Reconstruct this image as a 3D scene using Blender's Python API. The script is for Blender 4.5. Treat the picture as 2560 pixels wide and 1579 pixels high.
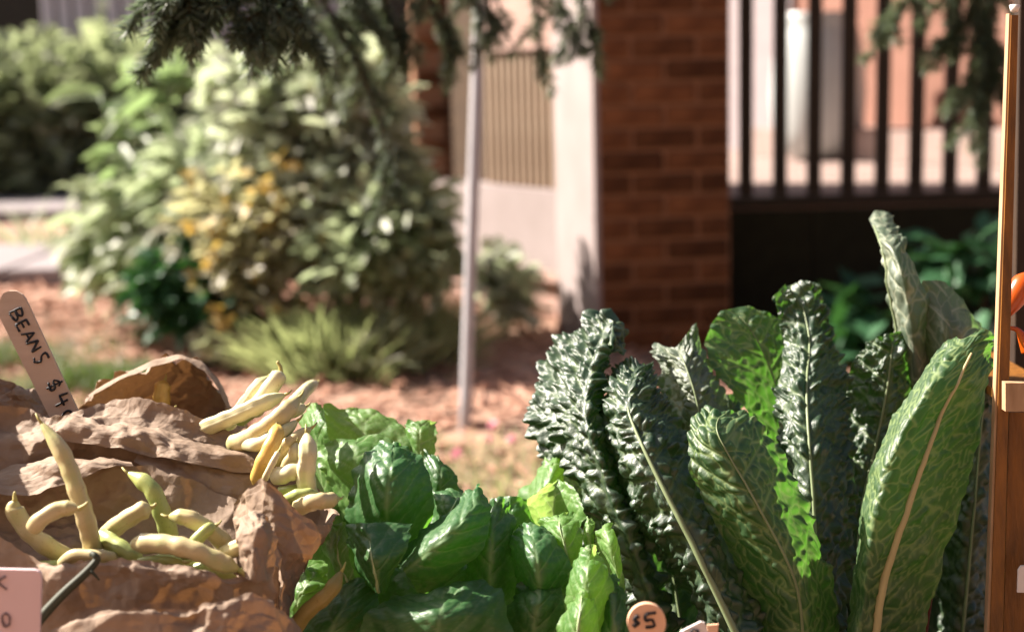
import bpy, math, random
import numpy as np
from mathutils import Vector, Matrix, noise as mnoise

random.seed(7); RNG = np.random.default_rng(7)
SC = bpy.context.scene
COL = SC.collection
for o in list(bpy.data.objects): bpy.data.objects.remove(o)

# ------------------------------------------------------------------ camera, sky, sun, exposure
CAMZ, FPX = 1.35, 3556.0
PITCH, ROLL = math.radians(9.4), math.radians(1.5)
_F = np.array([0, math.cos(PITCH), -math.sin(PITCH)])
_R0 = np.array([1.0, 0, 0]); _U0 = np.array([0, math.sin(PITCH), math.cos(PITCH)])
_R = _R0*math.cos(ROLL) - _U0*math.sin(ROLL)
_U = _U0*math.cos(ROLL) + _R0*math.sin(ROLL)
CAMPOS = np.array([0, 0, CAMZ])
cam = bpy.data.cameras.new('camera'); camo = bpy.data.objects.new('camera', cam); COL.objects.link(camo)
cam.sensor_width = 36; cam.lens = 50; cam.clip_start = 0.05; cam.clip_end = 1500
M = Matrix.Identity(4)
for i in range(3):
    M[i][0] = _R[i]; M[i][1] = _U[i]; M[i][2] = -_F[i]; M[i][3] = CAMPOS[i]
camo.matrix_world = M
cam.dof.use_dof = True; cam.dof.focus_distance = 1.22; cam.dof.aperture_fstop = 4.0; cam.dof.aperture_blades = 0
SC.camera = camo

SUN_DIR = np.array([-0.71, 0.27, 0.62]); SUN_DIR = SUN_DIR/np.linalg.norm(SUN_DIR)
world = bpy.data.worlds.new('World'); SC.world = world; world.use_nodes = True
wn = world.node_tree.nodes; wl = world.node_tree.links
sky = wn.new('ShaderNodeTexSky'); sky.sky_type = 'NISHITA'; sky.sun_disc = False
sky.sun_elevation = math.asin(SUN_DIR[2]); sky.sun_rotation = math.atan2(SUN_DIR[0], SUN_DIR[1])
sky.air_density = 0.7; sky.dust_density = 3.5; sky.ozone_density = 0.4
wl.new(sky.outputs[0], wn['Background'].inputs[0]); wn['Background'].inputs[1].default_value = 0.052
sun = bpy.data.lights.new('sun', 'SUN'); suno = bpy.data.objects.new('sun', sun); COL.objects.link(suno)
sun.energy = 5.0; sun.angle = math.radians(0.5); sun.color = (1.0, 0.90, 0.80)
suno.rotation_euler = Vector(SUN_DIR).to_track_quat('Z', 'Y').to_euler()
vs = SC.view_settings; vs.view_transform = 'Standard'; vs.look = 'None'; vs.exposure = 1.95; vs.gamma = 1.0; vs.use_curve_mapping = False
try: SC.cycles.use_denoising = True
except Exception: pass
SC.cycles.max_bounces = 8; SC.cycles.transmission_bounces = 6

def P(px, py, d):
    a = (px-1280.0)/FPX; b = (789.5-py)/FPX
    return CAMPOS + d*(_F + a*_R + b*_U)
def gd(px, py, z=0.45):
    r = P(px, py, 1.0)-CAMPOS; return (z-CAMZ)/r[2]
def PP(l): return np.array([P(*q) for q in l])

# ------------------------------------------------------------------ materials
MATS = {}
def nodes_of(m):
    m.use_nodes = True; nt = m.node_tree
    return nt, nt.nodes, nt.links, nt.nodes['Principled BSDF']
def mat(name, c1, c2=None, scale=20.0, rough=0.7, spec=0.3, bump=0.0, bscale=80.0, detail=4.0, stretch=None,
        transl=0.0, tcol=None, sheen=0.0, coat=0.0, attr=None, attr_col=None, attr_fac=1.0, rnd=False, metal=0.0, sss=0.0):
    m = bpy.data.materials.new(name); nt, N, L, bs = nodes_of(m)
    if c2 is None: c2 = tuple(x*0.75 for x in c1)
    tc = N.new('ShaderNodeTexCoord'); mp = N.new('ShaderNodeMapping'); L.new(tc.outputs['Object'], mp.inputs[0])
    if stretch: mp.inputs['Scale'].default_value = stretch
    nz = N.new('ShaderNodeTexNoise'); nz.inputs['Scale'].default_value = scale; nz.inputs['Detail'].default_value = detail
    L.new(mp.outputs[0], nz.inputs[0])
    rp = N.new('ShaderNodeMapRange'); rp.inputs[1].default_value = 0.32; rp.inputs[2].default_value = 0.68
    L.new(nz.outputs[0], rp.inputs[0])
    fac = rp.outputs[0]
    if rnd:
        at = N.new('ShaderNodeAttribute'); at.attribute_name = 'rnd'
        ad = N.new('ShaderNodeMath'); ad.operation = 'MULTIPLY_ADD'; ad.inputs[1].default_value = 0.3
        ml = N.new('ShaderNodeMath'); ml.operation = 'MULTIPLY'; ml.inputs[1].default_value = 0.85
        L.new(at.outputs['Fac'], ml.inputs[0]); L.new(fac, ad.inputs[0]); L.new(ml.outputs[0], ad.inputs[2]); ad.use_clamp = True
        fac = ad.outputs[0]
    mx = N.new('ShaderNodeMix'); mx.data_type = 'RGBA'; L.new(fac, mx.inputs[0])
    mx.inputs[6].default_value = (*c1, 1); mx.inputs[7].default_value = (*c2, 1)
    out = mx.outputs[2]
    vfac = None
    if attr:
        at = N.new('ShaderNodeAttribute'); at.attribute_name = attr
        mu = N.new('ShaderNodeMath'); mu.operation = 'MULTIPLY'; mu.inputs[1].default_value = attr_fac
        L.new(at.outputs['Fac'], mu.inputs[0]); vfac = mu.outputs[0]
        m2 = N.new('ShaderNodeMix'); m2.data_type = 'RGBA'; L.new(vfac, m2.inputs[0]); L.new(out, m2.inputs[6]); m2.inputs[7].default_value = (*attr_col, 1)
        out = m2.outputs[2]
    if name == 'brick':
        oi = N.new('ShaderNodeObjectInfo'); mr = N.new('ShaderNodeMapRange'); mr.inputs[3].default_value = .55; mr.inputs[4].default_value = 1.35; L.new(oi.outputs['Random'], mr.inputs[0])
        hs = N.new('ShaderNodeHueSaturation'); L.new(mr.outputs[0], hs.inputs['Value']); L.new(out, hs.inputs['Color']); out = hs.outputs[0]
    if name.startswith('bean'):
        n3 = N.new('ShaderNodeTexNoise'); n3.inputs['Scale'].default_value = 420; n3.inputs['Detail'].default_value = 3; L.new(tc.outputs['Object'], n3.inputs[0])
        r3 = N.new('ShaderNodeMapRange'); r3.inputs[1].default_value = 0.62; r3.inputs[2].default_value = 0.75; r3.inputs[4].default_value = 0.55; L.new(n3.outputs[0], r3.inputs[0])
        n4 = N.new('ShaderNodeTexNoise'); n4.inputs['Scale'].default_value = 45; L.new(tc.outputs['Object'], n4.inputs[0])
        r4 = N.new('ShaderNodeMapRange'); r4.inputs[1].default_value = 0.52; r4.inputs[2].default_value = 0.72; r4.inputs[4].default_value = 0.65; L.new(n4.outputs[0], r4.inputs[0])
        m4 = N.new('ShaderNodeMix'); m4.data_type = 'RGBA'; L.new(r4.outputs[0], m4.inputs[0]); L.new(out, m4.inputs[6]); m4.inputs[7].default_value = (c1[0]*.62, c1[1]*.85, c1[2]*.6, 1)
        m3_ = N.new('ShaderNodeMix'); m3_.data_type = 'RGBA'; L.new(r3.outputs[0], m3_.inputs[0]); L.new(m4.outputs[2], m3_.inputs[6]); m3_.inputs[7].default_value = (c1[0]*.5, c1[1]*.4, c1[2]*.25, 1)
        out = m3_.outputs[2]
    L.new(out, bs.inputs['Base Color'])
    bs.inputs['Roughness'].default_value = rough; bs.inputs['Specular IOR Level'].default_value = spec; bs.inputs['Metallic'].default_value = metal
    if sheen: bs.inputs['Sheen Weight'].default_value = sheen; bs.inputs['Sheen Roughness'].default_value = 0.45
    if coat: bs.inputs['Coat Weight'].default_value = coat; bs.inputs['Coat Roughness'].default_value = 0.35
    if sss:
        bs.inputs['Subsurface Weight'].default_value = sss; bs.inputs['Subsurface Radius'].default_value = (0.004, 0.003, 0.0015); bs.inputs['Subsurface Scale'].default_value = 1.0
    if bump:
        n2 = N.new('ShaderNodeTexNoise'); n2.inputs['Scale'].default_value = bscale; n2.inputs['Detail'].default_value = 5
        L.new(mp.outputs[0], n2.inputs[0])
        bp = N.new('ShaderNodeBump'); bp.inputs['Strength'].default_value = bump; bp.inputs['Distance'].default_value = 0.01
        L.new(n2.outputs[0], bp.inputs['Height']); L.new(bp.outputs[0], bs.inputs['Normal'])
    if transl:
        tr = N.new('ShaderNodeBsdfTranslucent'); ms = N.new('ShaderNodeMixShader')
        if attr:
            m3 = N.new('ShaderNodeMix'); m3.data_type = 'RGBA'; L.new(vfac, m3.inputs[0])
            m3.inputs[6].default_value = (*tcol, 1); m3.inputs[7].default_value = (*[min(1, 0.35*a + 0.65*b) for a, b in zip(tcol, attr_col)], 1)
            L.new(m3.outputs[2], tr.inputs[0])
        else: tr.inputs[0].default_value = (*tcol, 1)
        ms.inputs[0].default_value = transl
        L.new(bs.outputs[0], ms.inputs[1]); L.new(tr.outputs[0], ms.inputs[2]); L.new(ms.outputs[0], N['Material Output'].inputs[0])
    MATS[name] = m; return m

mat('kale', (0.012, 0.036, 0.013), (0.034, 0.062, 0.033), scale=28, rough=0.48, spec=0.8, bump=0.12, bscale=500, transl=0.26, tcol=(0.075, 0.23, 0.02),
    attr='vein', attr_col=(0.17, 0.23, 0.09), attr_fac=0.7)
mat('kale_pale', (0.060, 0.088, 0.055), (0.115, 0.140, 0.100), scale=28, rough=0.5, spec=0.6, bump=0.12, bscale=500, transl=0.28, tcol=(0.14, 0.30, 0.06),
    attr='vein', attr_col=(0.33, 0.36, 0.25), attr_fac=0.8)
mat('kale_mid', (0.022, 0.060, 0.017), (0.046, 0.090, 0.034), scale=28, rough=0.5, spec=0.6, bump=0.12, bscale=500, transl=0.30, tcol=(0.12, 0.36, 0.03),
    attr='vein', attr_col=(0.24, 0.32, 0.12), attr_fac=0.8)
mat('kale_rib', (0.20, 0.25, 0.13), (0.15, 0.19, 0.09), rough=0.5, spec=0.4)
mat('kale_rib_tan', (0.42, 0.37, 0.18), (0.33, 0.29, 0.14), rough=0.5, spec=0.4)
mat('lettuce', (0.021, 0.078, 0.018), (0.042, 0.120, 0.034), scale=25, rough=0.45, spec=0.6, bump=0.10, bscale=260, transl=0.30, tcol=(0.16, 0.46, 0.03),
    attr='vein', attr_col=(0.30, 0.42, 0.20), attr_fac=0.5)
mat('lettuce_pale', (0.055, 0.15, 0.03), (0.11, 0.22, 0.05), scale=25, rough=0.48, spec=0.5, bump=0.10, bscale=260, transl=0.42, tcol=(0.40, 0.62, 0.13),
    attr='vein', attr_col=(0.5, 0.6, 0.33), attr_fac=0.6)
mat('lettuce_rib', (0.36, 0.46, 0.25), (0.28, 0.38, 0.18), rough=0.45)
def paper_mat(name, tf):
    m = mat(name, (0.27, 0.196, 0.14), (0.215, 0.152, 0.105), scale=60, rough=0.7, spec=0.25, transl=tf, tcol=(0.50, 0.22, 0.07))
    nt, N, L, bs = nodes_of(m); tc = N.new('ShaderNodeTexCoord')
    w = N.new('ShaderNodeTexNoise'); w.inputs['Scale'].default_value = 18; L.new(tc.outputs['Object'], w.inputs[0])
    sc_ = N.new('ShaderNodeVectorMath'); sc_.operation = 'SCALE'; sc_.inputs['Scale'].default_value = 0.05; L.new(w.outputs['Color'], sc_.inputs[0])
    ad = N.new('ShaderNodeVectorMath'); L.new(tc.outputs['Object'], ad.inputs[0]); L.new(sc_.outputs[0], ad.inputs[1])
    prev = None
    for k, (scl, st, dist) in enumerate(((160, 0.25, 0.002), (1100, 0.14, 0.001))):
        v = N.new('ShaderNodeTexVoronoi'); v.feature = 'F1'; v.inputs['Scale'].default_value = scl; v.inputs['Randomness'].default_value = 1.0
        L.new(ad.outputs[0], v.inputs[0])
        b = N.new('ShaderNodeBump'); b.inputs['Strength'].default_value = st; b.inputs['Distance'].default_value = dist; L.new(v.outputs['Distance'], b.inputs['Height'])
        if prev: L.new(prev.outputs[0], b.inputs['Normal'])
        prev = b
    L.new(prev.outputs[0], bs.inputs['Normal'])
paper_mat('paper', 0.06); paper_mat('paper_thin', 0.045)
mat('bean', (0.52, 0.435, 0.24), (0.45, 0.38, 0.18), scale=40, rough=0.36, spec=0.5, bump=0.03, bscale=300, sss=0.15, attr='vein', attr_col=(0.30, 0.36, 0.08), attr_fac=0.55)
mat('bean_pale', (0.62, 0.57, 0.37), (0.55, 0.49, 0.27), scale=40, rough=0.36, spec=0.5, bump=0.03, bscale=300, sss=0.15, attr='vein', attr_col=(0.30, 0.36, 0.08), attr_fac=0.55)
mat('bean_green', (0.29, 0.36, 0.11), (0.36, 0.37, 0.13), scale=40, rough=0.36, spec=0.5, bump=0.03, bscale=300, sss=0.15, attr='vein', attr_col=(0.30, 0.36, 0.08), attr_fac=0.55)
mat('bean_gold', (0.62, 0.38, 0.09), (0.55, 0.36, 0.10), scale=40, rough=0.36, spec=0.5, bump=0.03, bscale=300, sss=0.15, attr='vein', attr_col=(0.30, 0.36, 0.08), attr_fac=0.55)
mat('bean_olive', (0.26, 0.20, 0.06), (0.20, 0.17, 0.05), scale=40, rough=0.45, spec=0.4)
mat('bean_tip', (0.42, 0.38, 0.14), (0.36, 0.30, 0.10), rough=0.5)
mat('dry_stem', (0.05, 0.055, 0.03), (0.03, 0.035, 0.02), rough=0.6)
mat('stick_wood', (0.50, 0.36, 0.265), (0.44, 0.31, 0.22), scale=12, stretch=(1, 1, 8), rough=0.65, bump=0.05)
mat('ink', (0.015, 0.015, 0.018), rough=0.6)
mat('ink_faded', (0.20, 0.14, 0.14), rough=0.6)
mat('pink_card', (0.62, 0.46, 0.47), (0.57, 0.42, 0.42), rough=0.7)
mat('disc_wood', (0.68, 0.42, 0.27), (0.62, 0.37, 0.23), rough=0.6)
mat('white_card', (0.7, 0.64, 0.60), rough=0.7)
mat('rack_wood', (0.22, 0.085, 0.010), (0.11, 0.042, 0.005), scale=14, stretch=(9, 9, 1), rough=0.5, spec=0.4, bump=0.25, bscale=40)
mat('rack_dark', (0.035, 0.018, 0.008), (0.02, 0.010, 0.005), scale=14, stretch=(6, 6, 1), rough=0.6)
mat('rack_edge', (0.40, 0.26, 0.15), (0.28, 0.17, 0.09), scale=20, stretch=(6, 6, 1), rough=0.6)
mat('pepper', (0.45, 0.075, 0.004), (0.36, 0.05, 0.003), rough=0.25, spec=0.6, sss=0.1)
mat('red_stem', (0.10, 0.010, 0.008), (0.07, 0.006, 0.006), rough=0.4)
mat('crate_black', (0.008, 0.009, 0.007), rough=0.6, spec=0.2)
mat('crate_wood', (0.18, 0.10, 0.045), (0.12, 0.065, 0.03), stretch=(1, 6, 6), rough=0.7)
mat('cloth', (0.02, 0.024, 0.016), (0.014, 0.018, 0.012), rough=0.9, bump=0.1, bscale=400)
mat('steel', (0.3, 0.3, 0.3), rough=0.4, metal=0.9)
# setting
mat('mulch', (0.36, 0.225, 0.165), (0.17, 0.11, 0.078), scale=3.5, rough=0.95, spec=0.1, bump=0.9, bscale=28)
mat('chip', (0.52, 0.32, 0.24), (0.28, 0.15, 0.10), scale=6, rough=0.95, spec=0.1, rnd=True)
mat('concrete', (0.24, 0.21, 0.21), (0.20, 0.175, 0.175), scale=6, rough=0.9, spec=0.2, bump=0.2)
mat('brick', (0.150, 0.062, 0.026), (0.072, 0.028, 0.012), scale=12, rough=0.9, spec=0.15, bump=0.3, bscale=60, rnd=False)
mat('mortar', (0.25, 0.135, 0.080), (0.21, 0.11, 0.065), scale=30, rough=0.95, spec=0.1)
mat('stucco', (0.27, 0.228, 0.22), (0.23, 0.19, 0.18), scale=5, rough=0.9, spec=0.15, bump=0.2)
mat('plinth', (0.36, 0.24, 0.20), (0.30, 0.19, 0.155), scale=6, rough=0.9, bump=0.2)
mat('lattice_wood', (0.27, 0.20, 0.14), (0.22, 0.155, 0.105), stretch=(6, 6, 1), scale=8, rough=0.8)
mat('lattice_back', (0.06, 0.035, 0.018), rough=0.9)
mat('lattice_dark', (0.07, 0.045, 0.022), rough=0.9)
mat('rail', (0.030, 0.022, 0.014), rough=0.6, spec=0.2)
mat('skirt', (0.022, 0.021, 0.011), (0.016, 0.015, 0.008), rough=0.8, spec=0.1)
mat('deck', (0.30, 0.225, 0.20), (0.24, 0.175, 0.15), stretch=(1, 6, 6), scale=5, rough=0.8)
mat('rosy_wall', (0.26, 0.135, 0.10), (0.22, 0.11, 0.08), scale=4, rough=0.9, bump=0.2)
mat('white_paint', (0.28, 0.24, 0.24), (0.25, 0.21, 0.215), rough=0.6)
mat('glazed', (0.40, 0.43, 0.42), (0.37, 0.40, 0.39), rough=0.35, spec=0.5)
mat('roof', (0.05, 0.035, 0.03), rough=0.9)
mat('pole', (0.36, 0.355, 0.37), (0.31, 0.305, 0.32), rough=0.45, spec=0.4)
mat('far_wall', (0.33, 0.29, 0.31), (0.28, 0.245, 0.26), scale=2, rough=0.9)
mat('fill_wall', (0.34, 0.24, 0.17), (0.29, 0.20, 0.14), scale=3, rough=0.9)  # wall of the added house, tan so its bounced light is warm
mat('far_dark', (0.035, 0.03, 0.02), rough=0.9)
mat('picket', (0.55, 0.48, 0.50), (0.48, 0.42, 0.43), rough=0.7)
mat('bark', (0.06, 0.04, 0.025), (0.035, 0.022, 0.013), scale=30, rough=0.9, bump=0.5)
mat('twig', (0.07, 0.04, 0.022), rough=0.9)
def leafmat(n, a, b, t, tf=0.35, rough=0.5, spec=0.5): mat(n, a, b, scale=4, rough=rough, spec=spec, rnd=True, transl=tf, tcol=t)
leafmat('needle', (0.05, 0.075, 0.05), (0.17, 0.205, 0.15), (0.18, 0.25, 0.13), 0.35)
leafmat('needle_far', (0.035, 0.055, 0.028), (0.11, 0.14, 0.085), (0.16, 0.22, 0.10), 0.3)
leafmat('hedge', (0.1, 0.13, 0.065), (0.27, 0.26, 0.18), (0.34, 0.4, 0.2), 0.5, 0.5, 0.8)
leafmat('bigleaf', (0.08, 0.15, 0.045), (0.22, 0.26, 0.16), (0.25, 0.36, 0.14), 0.42, 0.5, 1.0)
leafmat('silver', (0.17, 0.21, 0.14), (0.42, 0.41, 0.34), (0.42, 0.48, 0.3), 0.5, 0.5, 0.8)
leafmat('limey', (0.14, 0.2, 0.08), (0.36, 0.38, 0.26), (0.37, 0.44, 0.25), 0.48, 0.5, 0.9)
leafmat('yellowy', (0.19, 0.21, 0.13), (0.44, 0.40, 0.31), (0.44, 0.43, 0.22), 0.5, 0.5, 0.6)
leafmat('petal_yellow', (0.46, 0.34, 0.08), (0.54, 0.44, 0.20), (0.6, 0.42, 0.08), 0.3)
leafmat('petal_white', (0.50, 0.50, 0.42), (0.62, 0.60, 0.54), (0.5, 0.6, 0.3), 0.3)
leafmat('petal_pink', (0.62, 0.24, 0.36), (0.70, 0.36, 0.46), (0.7, 0.2, 0.3), 0.3)
leafmat('grassy', (0.11, 0.15, 0.06), (0.33, 0.31, 0.19), (0.34, 0.40, 0.16), 0.45)
leafmat('shade_toned_lawn', (0.05, 0.085, 0.025), (0.11, 0.13, 0.055), (0.12, 0.2, 0.03), 0.3)  # grass green darkened to carry the shade lying over its patch
leafmat('shade_leaf', (0.015, 0.06, 0.022), (0.035, 0.11, 0.045), (0.05, 0.16, 0.03), 0.2)

# ------------------------------------------------------------------ object helpers
WL = {}
def base_of(parent): return WL.get(parent.name, np.zeros(3)) if parent else np.zeros(3)
def add_mesh(name, V, F, material, parent=None, smooth=True, attrs=None, loc=None):
    V = np.asarray(V, dtype=np.float64)
    if parent is not None: off = base_of(parent)
    else: off = np.asarray(loc, float) if loc is not None else np.array([V[:, 0].mean(), V[:, 1].mean(), V[:, 2].min()])
    me = bpy.data.meshes.new(name)
    Vl = (V-off).astype(np.float32)
    if isinstance(F, np.ndarray):
        k = F.shape[1]; me.vertices.add(len(Vl)); me.vertices.foreach_set('co', Vl.ravel())
        me.loops.add(F.size); me.loops.foreach_set('vertex_index', F.ravel().astype(np.int32))
        me.polygons.add(len(F)); me.polygons.foreach_set('loop_start', np.arange(0, F.size, k, dtype=np.int32))
        me.update(calc_edges=True)
    else:
        me.from_pydata([tuple(v) for v in Vl], [], F); me.update()
    if smooth: me.polygons.foreach_set('use_smooth', [True]*len(me.polygons))
    if attrs:
        for k, a in attrs.items():
            at = me.attributes.new(k, 'FLOAT', 'POINT'); at.data.foreach_set('value', np.asarray(a, np.float32).ravel())
    me.materials.append(MATS[material] if isinstance(material, str) else material)
    o = bpy.data.objects.new(name, me); COL.objects.link(o)
    if parent is not None: o.parent = parent; WL[o.name] = off
    else: o.location = off; WL[o.name] = off
    return o
def tag(o, label=None, cat=None, group=None, kind=None):
    if label: o['label'] = label
    if cat: o['category'] = cat
    if group: o['group'] = group
    if kind: o['kind'] = kind
    return o
def thing(name, label, cat, loc, group=None):
    o = bpy.data.objects.new(name, None); COL.objects.link(o); o.location = tuple(loc); o.empty_display_size = 0.05
    WL[o.name] = np.asarray(loc, float); return tag(o, label, cat, group)
def place(name, me, loc, parent, rotz=0.0, scale=None):
    o = bpy.data.objects.new(name, me); COL.objects.link(o); o.parent = parent
    o.location = tuple(np.asarray(loc, float)-base_of(parent)); o.rotation_euler = (0, 0, rotz)
    if scale: o.scale = scale
    return o
def boxmesh(name, sx, sy, sz, material, bev=0.0):
    h = [(-.5, .5), (-.5, .5), (-.5, .5)]
    if bev <= 0:
        V = [(x*sx, y*sy, z*sz) for x in h[0] for y in h[1] for z in h[2]]
        F = [(0, 1, 3, 2), (4, 6, 7, 5), (0, 4, 5, 1), (2, 3, 7, 6), (0, 2, 6, 4), (1, 5, 7, 3)]
    else:
        import bmesh
        bm = bmesh.new(); bmesh.ops.create_cube(bm, size=1.0); bmesh.ops.scale(bm, vec=(sx, sy, sz), verts=bm.verts)
        bmesh.ops.bevel(bm, geom=list(bm.edges), offset=bev, segments=1, affect='EDGES')
        me = bpy.data.meshes.new(name); bm.to_mesh(me); bm.free(); me.materials.append(MATS[material]); return me
    me = bpy.data.meshes.new(name); me.from_pydata(V, [], F); me.update(); me.materials.append(MATS[material]); return me
def prism(poly, z0, z1):
    n = len(poly); V = [(x, y, z0) for x, y in poly]+[(x, y, z1) for x, y in poly]
    F = [tuple(range(n-1, -1, -1)), tuple(range(n, 2*n))]+[(i, (i+1) % n, n+(i+1) % n, n+i) for i in range(n)]
    return np.array(V, float), F
def gridfaces(nv, nu, wrap=False):
    i = np.arange(nv-1)[:, None]; j = np.arange(nu if wrap else nu-1)[None, :]; j2 = (j+1) % nu
    return np.stack([i*nu+j, i*nu+j2, (i+1)*nu+j2, (i+1)*nu+j], -1).reshape(-1, 4)
def cr(pts, n):
    pts = np.asarray(pts, float); k = len(pts)
    if k == 2:
        t = np.linspace(0, 1, n).reshape((-1,)+(1,)*(pts.ndim-1)); return pts[0]*(1-t)+pts[1]*t
    t = np.linspace(0, k-1, n); i = np.minimum(t.astype(int), k-2); u = (t-i).reshape((-1,)+(1,)*(pts.ndim-1))
    ext = np.concatenate([[2*pts[0]-pts[1]], pts, [2*pts[-1]-pts[-2]]])
    p0, p1, p2, p3 = ext[i], ext[i+1], ext[i+2], ext[i+3]
    return 0.5*((2*p1)+(-p0+p2)*u+(2*p0-5*p1+4*p2-p3)*u**2+(-p0+3*p1-3*p2+p3)*u**3)
def loft(rails, nv, nu):
    R = np.stack([cr(r, nv) for r in rails], 0)       # rails,nv,3
    return np.swapaxes(cr(R, nu), 0, 1)               # nv,nu,3
def gnormal(G):
    a = np.gradient(G, axis=0); b = np.gradient(G, axis=1); n = np.cross(b, a)
    n /= np.linalg.norm(n, axis=-1, keepdims=True)+1e-12
    flip = (np.sum(n*(CAMPOS-G), -1).mean() < 0)
    return -n if flip else n
def arclen(G):
    s = np.concatenate([np.zeros((1, G.shape[1])), np.cumsum(np.linalg.norm(np.diff(G, axis=0), axis=-1), 0)], 0)
    t = np.concatenate([np.zeros((G.shape[0], 1)), np.cumsum(np.linalg.norm(np.diff(G, axis=1), axis=-1), 1)], 1)
    t = t - t[:, [G.shape[1]//2]]
    sm = s.mean(1, keepdims=True)+0*s
    return sm, t
def vnoise(x, y, seed=0):                              # smooth value noise
    r = np.random.default_rng(seed); T = r.uniform(-1, 1, (64, 64))
    xi = np.floor(x).astype(int); yi = np.floor(y).astype(int); fx = x-xi; fy = y-yi
    fx = fx*fx*(3-2*fx); fy = fy*fy*(3-2*fy)
    g = lambda a, b: T[a % 64, b % 64]
    return (g(xi, yi)*(1-fx)+g(xi+1, yi)*fx)*(1-fy)+(g(xi, yi+1)*(1-fx)+g(xi+1, yi+1)*fx)*fy
def crumple(x, y, seed=0):                             # faceted: piecewise linear over a triangle lattice
    r = np.random.default_rng(seed); T = r.uniform(-1, 1, (64, 64))
    x = x+0.35*vnoise(x*0.9, y*0.9, seed+1); y = y+0.35*vnoise(x*0.9+9, y*0.9, seed+2)
    xi = np.floor(x).astype(int); yi = np.floor(y).astype(int); fx = x-xi; fy = y-yi
    g = lambda a, b: T[a % 64, b % 64]
    up = fx > fy
    return np.where(up, g(xi, yi)*(1-fx)+g(xi+1, yi)*(fx-fy)+g(xi+1, yi+1)*fy, g(xi, yi)*(1-fy)+g(xi, yi+1)*(fy-fx)+g(xi+1, yi+1)*fx)
def worley(x, y, cell, seed):
    xs = x/cell; ys = y/cell; r = np.random.default_rng(seed)
    JX = r.uniform(0.05, 0.95, (64, 64)); JY = r.uniform(0.05, 0.95, (64, 64))
    xi = np.floor(xs).astype(int); yi = np.floor(ys).astype(int)
    f1 = np.full(x.shape, 9.0); f2 = np.full(x.shape, 9.0)
    for dx in (-1, 0, 1):
        for dy in (-1, 0, 1):
            a = xi+dx; b = yi+dy
            d = np.hypot(a+JX[a % 64, b % 64]-xs, b+JY[a % 64, b % 64]-ys)
            f2 = np.where(d < f1, f1, np.minimum(f2, d)); f1 = np.minimum(f1, d)
    return f1, f2
def tube(path, rad, seg=10, flat=None):
    path = np.asarray(path, float); n = len(path); rad = np.broadcast_to(np.asarray(rad, float), (n,))
    T = np.gradient(path, axis=0); T /= np.linalg.norm(T, axis=1, keepdims=True)+1e-12
    ref = np.array([0.123, -0.99, 0.05]); A = np.cross(T, ref); A /= np.linalg.norm(A, axis=1, keepdims=True)+1e-12; B = np.cross(T, A)
    an = np.linspace(0, 2*math.pi, seg, endpoint=False)
    k = 1.0 if flat is None else flat
    V = path[:, None]+rad[:, None, None]*(np.cos(an)[None, :, None]*A[:, None]+k*np.sin(an)[None, :, None]*B[:, None])
    V = V.reshape(-1, 3); F = [tuple(f) for f in gridfaces(n, seg, True)]
    F.append(tuple(range(seg-1, -1, -1))); F.append(tuple(range((n-1)*seg, n*seg)))
    return V, F
def join(parts):
    VV = []; FF = []; o = 0
    for V, F in parts:
        VV.append(np.asarray(V)); FF += [tuple(int(i)+o for i in f) for f in F]; o += len(V)
    return np.concatenate(VV), FF

# scatter of small leaf shapes: template (k,3) x along leaf, y across, z up
T_LEAF = (np.array([(0, 0, 0), (.3, .26, .05), (.3, -.26, .05), (.35, 0, -.02), (.7, .22, .03), (.7, -.22, .03), (.72, 0, -.04), (1, 0, -.12)]),
          [(0, 3, 1), (0, 2, 3), (1, 3, 6, 4), (3, 2, 5, 6), (4, 6, 7), (6, 5, 7)])
T_OVAL = (np.array([(0, 0, 0), (.25, .3, .04), (.25, -.3, .04), (.7, .33, 0), (.7, -.33, 0), (1, 0, -.05)]), [(0, 2, 4, 5, 3, 1)])
T_BLADE = (np.array([(0, .018, 0), (0, -.018, 0), (.5, .016, .05), (.5, -.016, .05), (.85, .009, -.02), (.85, -.009, -.02), (1.05, 0, -.12)]),
           [(0, 1, 3, 2), (2, 3, 5, 4), (4, 5, 6)])
T_NEED = (np.array([(0, .055, 0), (0, -.055, 0), (.6, .06, .03), (.6, -.06, .03), (1, 0, .02)]), [(0, 1, 3, 2), (2, 3, 4)])
def scatter(pos, dirs, size, templ, roll=None, up=None):
    TV, TF = templ; n = len(pos); dirs = dirs/(np.linalg.norm(dirs, axis=1, keepdims=True)+1e-9)
    u = np.tile(np.array([0, 0, 1.0]), (n, 1)) if up is None else up
    s = np.cross(u, dirs); bad = np.linalg.norm(s, axis=1) < 1e-3; s[bad] = (1, 0, 0); s /= np.linalg.norm(s, axis=1, keepdims=True)
    w = np.cross(dirs, s)
    r = RNG.uniform(-0.7, 0.7, n) if roll is None else roll
    c, q = np.cos(r)[:, None], np.sin(r)[:, None]; s, w = s*c+w*q, -s*q+w*c
    size = np.broadcast_to(size, (n,))
    V = pos[:, None]+size[:, None, None]*(TV[None, :, 0:1]*dirs[:, None]+TV[None, :, 1:2]*s[:, None]+TV[None, :, 2:3]*w[:, None])
    k = len(TV); F = []
    for f in TF:
        F.append(np.array(f)[None]+k*np.arange(n)[:, None])
    faces = []
    for f in F: faces += [tuple(map(int, r)) for r in f]
    rn = np.repeat(RNG.uniform(0, 1, n), k)
    return V.reshape(-1, 3), faces, rn

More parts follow.
